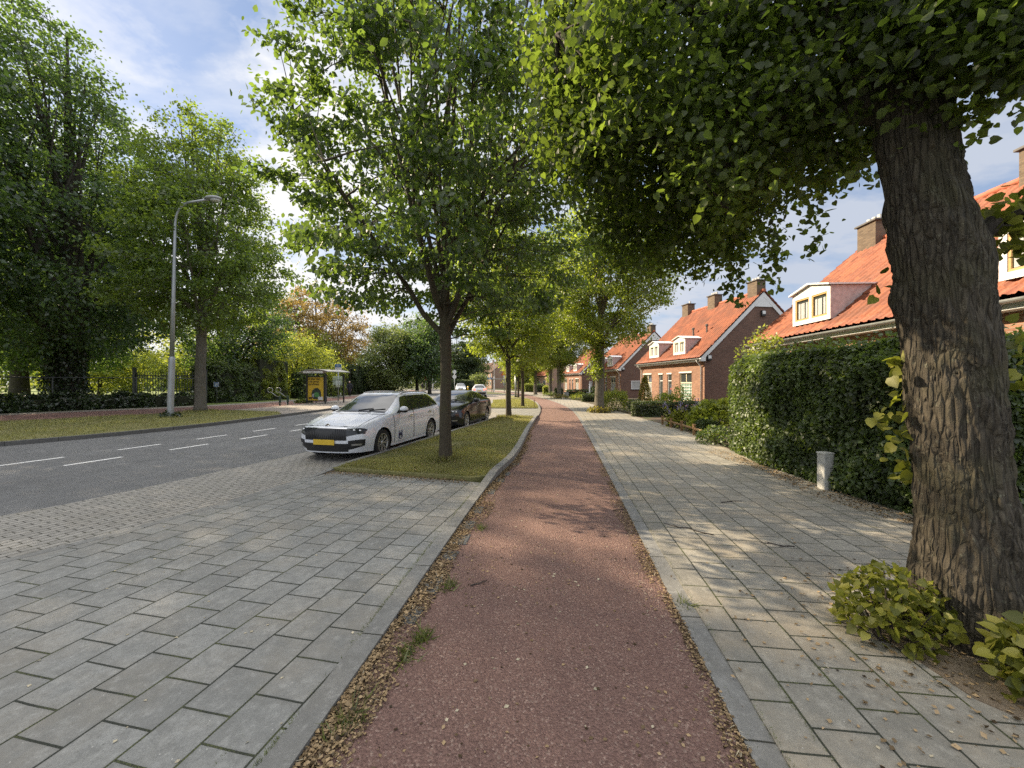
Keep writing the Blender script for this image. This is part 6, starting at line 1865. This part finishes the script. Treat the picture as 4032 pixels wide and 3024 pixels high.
def car(loc, rz, label, net, paint, sy=1.0, sz=1.0, sx=1.0, far=False, rails=False, group=None, lit_tail=False, lit_head=False, plate_text=None, mark=False, seed=0, front_text=None):
    h = empty("car", loc, rz, label, "car", group)
    S = Surf(net, sy, sz, sx)
    fy, ry = (.90 - 2.245) * sy, (3.59 - 2.245) * sy
    wr = .325
    holes = [(fy, wr, wr + .045), (ry, wr, wr + .045)]
    body = MB()
    V, F = S.patch(0, 13, 0, 6, nu=60 if far else 200, nv=24 if far else 66, holes=holes); V, F = both(V, F)
    body.add(V, F)
    n = len(V)
    body.build("body", paint, h, smooth=True)
    ub = MB().box((0, 0, .33), (1.25, 3.7 * sy, .26)).box((0, (1.1 - 2.245) * sy, .6), (1.2, 1.0, .4)).box((0, .1, .26), (1.66 * sx, 1.75 * sy, .18))
    ub.box((0, (.36 - 2.245) * sy, .27), (1.2, .4, .16)).box((0, (4.3 - 2.245) * sy, .3), (1.4, .35, .16))
    ub.build("underbody", M['trim_black'], h)
    # inside of the wheel housings
    for yy in (fy, ry):
        for s in (-1, 1):
            nA = 20; R_ = wr + .046
            Va = []
            for xx in (.62 * sx * s, .885 * sx * s):
                for k in range(nA + 1):
                    a = math.pi * (k / nA) * 1.24 - .12 * math.pi
                    Va.append((xx, yy + R_ * math.cos(a), wr + R_ * math.sin(a)))
            Fa = [(k, k + 1, nA + 2 + k, nA + 1 + k) for k in range(nA)]
            Fa.append(tuple(range(nA + 1)))
            MB().add(Va, Fa).build("wheel_housing", M['trim_black'], h)
    for yy in (fy, ry):
        for s in (-1, 1): wheel(h, s * .80 * sx, yy, wr, far=far)
    q = 1 if not far else .4
    sh = lambda a0, a1, b0, b1: (lambda W: (a0 + (a1 - a0) * W, b0 + (b1 - b0) * W))
    # glass
    add_patch("windscreen", S, (5.12, 6.93, 4.06, 6, ), M['screen_glass'], h, .006, nu=int(20 * q) + 3, nv=int(16 * q) + 3)
    est = net is ESTATE
    add_patch("rear_window", S, (10.15, 10.88, 4.15, 6) if est else (9.12, 10.75, 4.1, 6), M['car_glass'], h, .006, nu=10, nv=10)
    for s in (1, -1):
        gl = add_patch("side_glass", S, [(0, 1, 3.10, 3.90)], M['car_glass'], h, .006, mirror=False, side=s, nu=int(40 * q) + 4, nv=10,
                       shear=sh(5.45, 6.85, 10.25 if est else 9.95, 10.0 if est else 9.35))
        pl = MB()
        for (a0, a1, b0, b1) in (((7.36, 7.52, 7.50, 7.66), (9.02, 9.05, 9.12, 9.15)) if est else ((7.36, 7.5, 7.48, 7.62), (8.9, 8.8, 9.0, 8.9))):
            V, F = S.patch(0, 1, 3.08, 3.93, off=.0085, nu=2, nv=8, shear=sh(a0, a1, b0, b1))
            if s < 0: V = V * np.array([-1, 1, 1])
            pl.add(V, F)
        pl.build("window_pillar", M['trim_black'], gl, smooth=True)
        if not far:
            tr = MB()
            V, F = S.patch(5.4, 10.3 if est else 10.0, 3.03, 3.085, off=.008, nu=40, nv=1)
            if s < 0: V = V * np.array([-1, 1, 1])
            tr.add(V, F); tr.build("waist_trim", M['trim_black'], h, smooth=True)
            for nm, a, b in (("front_door", 5.02, 7.42), ("rear_door", 7.5, 9.35)):
                sd = MB()
                V, F = S.patch(a - .02, b + .02, .38, 3.05, off=.0025, nu=30, nv=24, holes=[(ry, wr, wr + .115)])
                if s < 0: V = V * np.array([-1, 1, 1])
                sd.add(V, F)
                V, F = S.patch(a + .012, b - .012, .40, 3.02, off=.005, nu=40, nv=26, holes=[(ry, wr, wr + .13)])
                if s < 0: V = V * np.array([-1, 1, 1])
                dr = MB().add(V, F).build(nm, paint, h, smooth=True)
                sd.build("seam", M['trim_black'], dr, smooth=True)
                hp = S.P(np.array([b - .42]), np.array([2.62]))[0]
                hd = MB().box((s * (hp[0] + .022), hp[1], hp[2]), (.025, .21, .03)); hd.box((s * (hp[0] + .004), hp[1], hp[2]), (.03, .16, .05))
                hd.build("handle", M['chrome'], dr, bevel=.008)
            mp = S.P(np.array([5.72]), np.array([3.12]))[0]
            mr = MB().ball((s * (mp[0] + .14), mp[1] - .0, mp[2] + .075), (.115, .075, .075), 14, 10)
            mo = mr.build("wing_mirror", paint, h, smooth=True)
            MB().bar((s * (mp[0] - .01), mp[1], mp[2] + .02), (s * (mp[0] + .1), mp[1], mp[2] + .05), .09, .035).ball((s * (mp[0] + .14), mp[1], mp[2] + .035), (.112, .073, .052), 14, 8).build("mirror_base", M['trim_black'], mo)
        if rails:
            V = S.P(np.linspace(7.25, 9.9, 16), np.full(16, 4.12))
            pts = [(s * (p[0]), p[1], p[2] + .045 * math.sin(math.pi * min(1, max(0, i / 15))) ** .4) for i, p in enumerate(V)]
            MB().tube(pts, .018, 8).build("roof_rail", M['alloy'], h, smooth=True)
        # headlights and tail lights
        hl = add_patch("headlight", S, (1.62, 2.22, 2.66, 4.3), M['head_lens' if not lit_head else 'lit_white'], h, .005, mirror=False, side=s, nu=10, nv=18, shear=sh(1.70, 1.42, 2.26, 2.03))
        if not far:
            em = MB()
            for vv in (3.15, 3.65):
                p = S.P(np.array([1.93]), np.array([vv]))[0]; em.ball((s * p[0], p[1] - .005, p[2]), (.04, .02, .022), 12, 8)
            em.build("lamp_unit", M['chrome'], hl, smooth=True)
            add_patch("side_intake", S, (.55, 1.12, 2.6, 4.15), M['grille'], h, .004, mirror=False, side=s, nu=8, nv=12, shear=sh(.62, .30, 1.22, 1.10))
            add_patch("fog_lamp", S, (.66, .82, 2.95, 3.85), M['alloy'], h, .009, mirror=False, side=s, nu=3, nv=8)
        add_patch("tail_light", S, (11.1, 11.75, 2.55, 4.6), M['lit_red' if lit_tail else 'tail_red'], h, .005, mirror=False, side=s, nu=8, nv=12, shear=sh(11.0, 11.25, 11.55, 11.8))
    if not far:
        gr = add_patch("grille", S, (1.12, 2.02, 4.28, 6), M['grille'], h, .006, nu=10, nv=14)
        bars = MB()
        for k in range(11):
            vv = 4.42 + (6 - 4.42) * k / 10
            V, F = S.patch(1.16, 1.98, vv - .022, min(6, vv + .022), off=.014, nu=6, nv=1); V, F = both(V, F); bars.add(V, F)
        bars.build("grille_bars", M['trim_black'], gr, smooth=True)
        V, F = S.patch(2.0, 2.06, 4.3, 6, off=.011, nu=2, nv=12); V, F = both(V, F)
        MB().add(V, F).build("grille_trim", M['chrome'], gr, smooth=True)
        p = S.P(np.array([2.32]), np.array([6.0]))[0]
        bd = MB().lathe([(0, -.012), (.042, -.012), (.05, -.004), (.05, .006), (.042, .012), (0, .014)], 20).build("badge", M['chrome'], h, smooth='auto'); bd.location = (0, p[1], p[2] + .008); bd.rotation_euler = (R(38), 0, 0)
        b2 = MB().lathe([(0, .0142), (.034, .0142), (.034, .0162), (0, .0162)], 20).build("badge_inlay", M['ink'], bd)
        add_patch("lower_intake", S, (.12, .86, 4.15, 6), M['grille'], h, .005, nu=8, nv=12)
        # bonnet: a panel of its own with its seam
        V, F = S.patch(2.28, 4.9, 3.5, 6, off=.0025, nu=26, nv=20); V, F = both(V, F); sd = MB().add(V, F)
        V, F = S.patch(2.30, 4.88, 3.53, 6, off=.005, nu=26, nv=20); V, F = both(V, F)
        V = np.array(V); rid = np.exp(-((np.abs(V[:, 0]) - .42) / .05) ** 2) * .010; V[:, 2] += rid
        bn = MB().add(V, F).build("bonnet", paint, h, smooth=True); sd.build("seam", M['trim_black'], bn, smooth=True)
        V, F = S.patch(4.93, 5.14, 4.06, 6, off=.006, nu=3, nv=12); V, F = both(V, F); MB().add(V, F).build("wiper_cowl", M['trim_black'], h, smooth=True)
        wp = MB()
        for (va, vb, d) in ((5.2, 4.2, 1), (6, 5.0, 1)):
            A_ = S.P(np.array([5.13]), np.array([va]))[0]; B_ = S.P(np.array([5.35]), np.array([vb]))[0]
            wp.bar((A_[0], A_[1] - .01, A_[2] + .015), (B_[0], B_[1] - .01, B_[2] + .02), .018, .012)
        wp.build("wiper", M['trim_black'], h)
    yb = S.P(np.array([1.0]), np.array([6.0]))[0]
    pt = MB().box((0, yb[1] - .012, .44 * sz), (.52, .014, .115)).build("number_plate", M['plate_yellow'], h, bevel=.004)
    if front_text: text_mesh("lettering", front_text, .105, M['ink'], pt, (0, yb[1] - .021, .405 * sz), (R(90), 0, 0), 'CENTER', .001, .002)
    yb = S.P(np.array([12.0]), np.array([6.0]))[0]
    MB().box((0, yb[1] + .012, .75 * sz), (.52, .02, .115)).build("number_plate", M['plate_yellow'], h, bevel=.004)
    add_patch("rear_bumper", S, (12.35, 12.95, 2.5, 6), M['grille'], h, .006, nu=6, nv=12)
    if mark:
        # dark H emblem between brackets on the driver's door
        s = 1
        p = S.P(np.array([5.62]), np.array([1.15]))[0]
        e = MB()
        x = p[0] + .012
        def bx(dy, dz, ly, lz): e.box((s * x, p[1] + dy, p[2] + dz), (.012, ly, lz))
        for t_ in (-1, 1):
            bx(t_ * .075, 0, .022, .17); bx(t_ * .055, .078, .04, .02); bx(t_ * .055, -.078, .04, .02)
            bx(t_ * .026, 0, .018, .085)
        bx(0, 0, .04, .018); bx(0, -.115, .1, .012)
        e.build("door_emblem", M['blue_dark'], h)
    return h
M['blue_dark'] = plain("dark_blue_print", (.02, .03, .10), .4, .1, 5)
car((-3.62, 10.85, -.035), R(-12.6), "white estate car with yellow plate parked beside the grass verge", ESTATE, M['car_white'], rails=True, mark=True)
car((-2.30, 16.45, -.035), R(-12.0), "glossy black car parked behind the white estate car", SALOON, M['car_black'], sy=1.04, sz=1.0, sx=1.02, front_text="N")
car((-4.2, 50.5, -.05), R(180 + 6), "white hatchback driving away with lit red tail lights", ESTATE, M['car_white'], sy=.88, sz=1.06, far=True, lit_tail=True)
car((-9.6, 74.0, -.05), R(8), "oncoming silver car with bright headlights far down the road", ESTATE, M['car_silver'], sy=.98, sz=1.16, sx=1.04, far=True, lit_head=True, rails=True)

# ------------------------------------------------------------------ grass, litter, twigs, weeds
def in_poly(P, poly):
    x, y = P[:, 0], P[:, 1]; c = np.zeros(len(P), bool); n = len(poly)
    for i in range(n):
        (x1, y1), (x2, y2) = poly[i], poly[(i + 1) % n]
        t = ((y1 > y) != (y2 > y)) & (x < (x2 - x1) * (y - y1) / (y2 - y1 + 1e-12) + x1)
        c ^= t
    return c
def scatter_poly(poly, n, rng, pw=0.0):
    poly = [tuple(p[:2]) for p in poly]; A = np.array(poly); lo, hi = A.min(0), A.max(0)
    out = []
    tot = 0
    for _ in range(400):
        if tot >= n: break
        P = lo + rng.random((n, 2)) * (hi - lo)
        P = P[in_poly(P, poly)]
        if pw: P = P[rng.random(len(P)) < np.clip((max(lo[1], 1.0) + .5) / np.maximum(P[:, 1], .5), 0, 1) ** pw]
        out.append(P); tot += len(P)
    return np.concatenate(out)[:n]
rngg = np.random.default_rng(77)
def grass(name, poly, n, z, hgt, mat, wid=1.0, seed=1, pw=0.0):
    rng = np.random.default_rng(seed)
    P = scatter_poly(poly, n, rng, pw)
    patch = noise3(np.c_[P, 0 * P[:, 0]], seed, .5)
    hh = hgt * (.55 + .9 * rng.random(len(P))) * (1 + .3 * patch)
    P3 = np.c_[P, np.full(len(P), z)]
    V, F, A = leaves(P3, hh, rng, templ='blade', droop=-1.0, spread=.55, svar=.2, var=np.clip(.5 + .45 * patch, 0, 1), up=0)
    return tag(link_mesh(name, np_mesh(name, V, F, A), mat), kind="stuff")
v1in = [(-3.36, 7.62), (-.78, 6.86)] + [(p[0] - .03, p[1]) for p in cut(KL_out, 6.95, 19.4)] + [(-.6, 19.6)] + [(p[0] + .03, p[1]) for p in cut(PK_in, 7.7, 19.2)[::-1]]
grass("grass", v1in, 95000, .078, .055, M['grass'], seed=5, pw=1.0)
grass("grass", verge2, 26000, .085, .09, M['grass'], seed=6)
grass("grass", [p for p in left_verge if p[1] > 4], 60000, .062, .09, M['grass'], seed=7)
# ring of longer grass at the tree feet
for (x, y, z, r, n, nm) in ((-1.42, 8.33, .08, .30, 900, "longer_grass"), (-.18, 18.6, .08, .55, 1500, "longer_grass"), (-17.85, 22.7, .065, .8, 1500, "longer_grass")):
    rng = np.random.default_rng(int(n))
    a = rng.random(n) * 6.28; rr = r * (.35 + .65 * rng.random(n) ** .7)
    P = np.c_[x + np.cos(a) * rr, y + np.sin(a) * rr, np.full(n, z)]
    V, F, A = leaves(P, np.full(n, .13), rng, templ='blade', droop=-1.0, spread=.5, svar=.4, up=0)
    tag(link_mesh("grass", np_mesh("grass", V, F, A), M['grass']), kind="stuff")

def along(line, n, rng, y0, y1, pw=2.0):
    """random places along a line, denser near the viewer; returns points and normals"""
    L = resample(cut(line, y0, y1), 600)
    t = rng.random(n) ** pw
    i = np.clip((t * 598).astype(int), 0, 598); f = rng.random(n)[:, None]
    P = L[i] * (1 - f) + L[i + 1] * f
    T = nrm(L[i + 1] - L[i])
    return P, np.c_[T[:, 1], -T[:, 0]]
def flakes(name, P, size, mat, seed, flat=.92, templ='rhomb', kind="stuff", z=.0, zr=.012):
    rng = np.random.default_rng(seed)
    n = len(P)
    P3 = np.c_[P, z + zr * rng.random(n)]
    d = rng.normal(size=(n, 3)); d[:, 2] *= (1 - flat) * 2.5
    V, F, A = leaves(P3, size, rng, templ=templ, droop=0, spread=.0, D=d, up=3.5, svar=.55)
    V[:, 2] = np.maximum(V[:, 2], z + .001)
    return tag(link_mesh(name, np_mesh(name, V, F, A), mat), kind=kind)
rng = np.random.default_rng(101)
def band(line, n, w, sgn, y0, y1, seed, pw=2.0, ex=1.6, clump=.0):
    rng = np.random.default_rng(seed)
    P, N = along(line, n, rng, y0, y1, pw)
    m = 1 + .5 * noise3(np.c_[P, 0 * P[:, 0]], seed, .35)
    m2 = .5 + .5 * noise3(np.c_[P, 0 * P[:, 0]], seed + 40, 1.1)
    keep = rng.random(n) < np.clip(m2 * 1.5, .12, 1)
    k = rng.random(n) ** ex * w * np.clip(m, .3, 1.8)
    return (P + N * (sgn * k)[:, None])[keep]
# a bed of crumbs, husks and dry leaves along both edges of the red path
flakes("leaf_litter", band(PATH_L, 30000, .17, 1, -.5, 13, 1, 1.9, 1.3), .017, M['litter'], 2, z=.002, zr=.02)
flakes("leaf_litter", band(PATH_L, 9000, .10, 1, -.5, 17, 3, 1.9, 1.0), .024, M['litter'], 4, z=.002, zr=.022)
flakes("leaf_litter", band(PATH_R, 14000, .10, -1, -.5, 14, 5, 1.9, 1.6), .016, M['litter'], 6, z=.002, zr=.015)
flakes("leaf_litter", band(PATH_R, 1500, .6, -1, -.5, 14, 7, 1.6, 2.0), .02, M['litter'], 8, z=.002, zr=.004)
flakes("leaf_litter", band(PATH_L, 2600, 1.1, 1, -.5, 14, 9, 1.6, 2.2), .02, M['litter'], 10, z=.002, zr=.004)
M['husk'] = leaf_mat("pale_husk", (.52, .46, .33), (.3, .27, .2), .25, (0, 0, 0), .15, .05)
flakes("pale_husks", band(PATH_L, 750, .30, 1, .5, 12, 11, 1.7, 1.2), .034, M['husk'], 12, z=.012, zr=.012, templ='blade')
flakes("pale_husks", band(PATH_R, 420, .24, -1, .5, 12, 13, 1.7, 1.3), .032, M['husk'], 14, z=.010, zr=.008, templ='blade')
P = np.c_[rng.uniform(-.4, 1.3, 110), 1.4 + 9 * rng.random(110) ** 1.5]; P[:, 0] += P[:, 1] * .12 - .25
flakes("pale_husks", P, .022, M['husk'], 15, z=.002, zr=.003)
P = np.c_[rng.uniform(-4.5, -.9, 160), 1.2 + 6 * rng.random(160) ** 1.3]
P = P[in_poly(P, slabs_poly)]
flakes("pale_husks", P, .020, M['husk'], 16, z=.032, zr=.003)
P = np.c_[rng.uniform(1.4, 4.8, 260), 1.3 + 9 * rng.random(260) ** 1.3]
flakes("pale_husks", P, .016, M['husk'], 17, z=.022, zr=.003)
flakes("leaf_litter", np.c_[rng.normal(3.2, .75, 1800), rng.normal(2.2, .7, 1800)], .026, M['litter'], 18, z=.027, zr=.006)
flakes("leaf_litter", band([(5.0, 4), (5.0, 7), (5.25, 10)], 2600, .35, -1, 4, 10, 19, 1.0, 1.5), .03, M['litter'], 20, z=.022, zr=.008)
tt_ = np.linspace(0, 1, 1700)
pe = np.c_[np.interp(tt_, [0, .3, 1], [-3.55, -3.45, -.72]), np.interp(tt_, [0, .3, 1], [7.5, 7.42, 6.68])]
flakes("leaf_litter", pe + rng.normal(size=pe.shape) * (.03, .10), .026, M['litter'], 21, z=.034, zr=.012)
flakes("leaf_litter", scatter_poly(v1in, 1500, rng), .035, M['litter'], 24, z=.10, zr=.03)
flakes("leaf_litter", scatter_poly([p for p in left_verge if p[1] > 6], 1500, rng), .05, M['litter'], 25, z=.09, zr=.03)
# weeds along joints: kerb lines and slab joints
ca, sa = math.cos(R(83)), math.sin(R(83))
def joint_points(n, poly, seed, thr):
    rng = np.random.default_rng(seed)
    P = scatter_poly(poly, n * 3, rng, 1.2)
    c, s_ = math.cos(PATH_ROT), math.sin(PATH_ROT)
    u = P[:, 0] * c - P[:, 1] * s_; w = P[:, 0] * s_ + P[:, 1] * c
    w2 = np.round(w / .30) * .30                              # along the long joints
    Pn = np.c_[u * c + w2 * s_, -u * s_ + w2 * c]
    k = noise3(np.c_[Pn, 0 * u], seed, .45) > thr
    return Pn[k][:n] + rng.normal(size=(min(n, k.sum()), 2)) * .006
def tufts(name, P, size, mat, z, seed):
    rng = np.random.default_rng(seed)
    V, F, A = leaves(np.c_[P, np.full(len(P), z)], np.full(len(P), size), rng, templ='blade', droop=-.7, spread=.8, svar=.5, up=0)
    tag(link_mesh(name, np_mesh(name, V, F, A), mat), kind="stuff")
sw_poly = cut(KR_out, .9, 12) + cut(SW_R, .9, 12)[::-1]
tufts("joint_weeds", joint_points(9000, slabs_poly, 31, .35), .014, M['weed'], .03, 32)
tufts("joint_weeds", joint_points(9000, sw_poly, 33, .15), .014, M['weed'], .02, 34)
tufts("joint_weeds", band(KL_out, 2600, .02, -1, .8, 7, 35, 1.6, 1.0), .022, M['weed'], .032, 36)
tufts("joint_weeds", band(KR_out, 3600, .02, 1, .8, 12, 37, 1.6, 1.0), .02, M['weed'], .015, 38)
Pw = np.concatenate([rng.normal((x, y), (.03, .05), (n, 2)) for x, y, n in ((-.60, 2.62, 130), (-.66, 2.45, 90), (-.80, 2.0, 60), (-.52, 3.3, 70), (-.86, 1.95, 60), (1.32, 3.0, 50), (-.35, 4.6, 60))])
tufts("path_weeds", Pw, .075, M['weed'], .005, 40)
# twigs blown down on the pavement and the path
def twig(x, y, z, L, a, label, seed):
    r_ = np.random.default_rng(seed)
    d = np.array([math.cos(a), math.sin(a), 0]); pn = np.array([-d[1], d[0], 0])
    pts = [np.array([x, y, z + .006]) + d * L * (t - .5) + pn * r_.normal() * L * .045 for t in np.linspace(0, 1, 7)]
    m = MB().tube(pts, list(np.linspace(.007, .003, 7)), 6)
    for k in (2, 4):
        q = pts[k]; s_ = r_.choice([-1, 1])
        m.tube([q, q + d * L * .16 + pn * s_ * L * .1], [.004, .002], 5)
    return tag(m.build("twig", M['twig'], None, smooth=True), label, "twig", "dead twigs lying on path and pavement")
twig(2.02, 4.55, .02, .55, R(140), "longest dark forked twig on the pavement slabs near the path kerb", 1)
twig(1.55, 5.35, .0, .42, R(20), "bundle like dark twig on the right edge of the red path", 2)
twig(1.62, 5.15, .0, .36, R(-30), "dark twig crossing another at the right edge of the red path", 3)
twig(2.75, 4.1, .02, .30, R(160), "short dark twig on the pavement towards the tall hedge", 4)
twig(3.1, 5.6, .02, .34, R(10), "slim twig on the pavement in front of the white post", 5)
twig(.12, 8.9, .0, .40, R(12), "dark twig beside the raised kerb on the left of the red path", 6)
twig(-.28, 3.35, .003, .16, R(35), "small pale twig lying in the left edge litter of the path", 7)
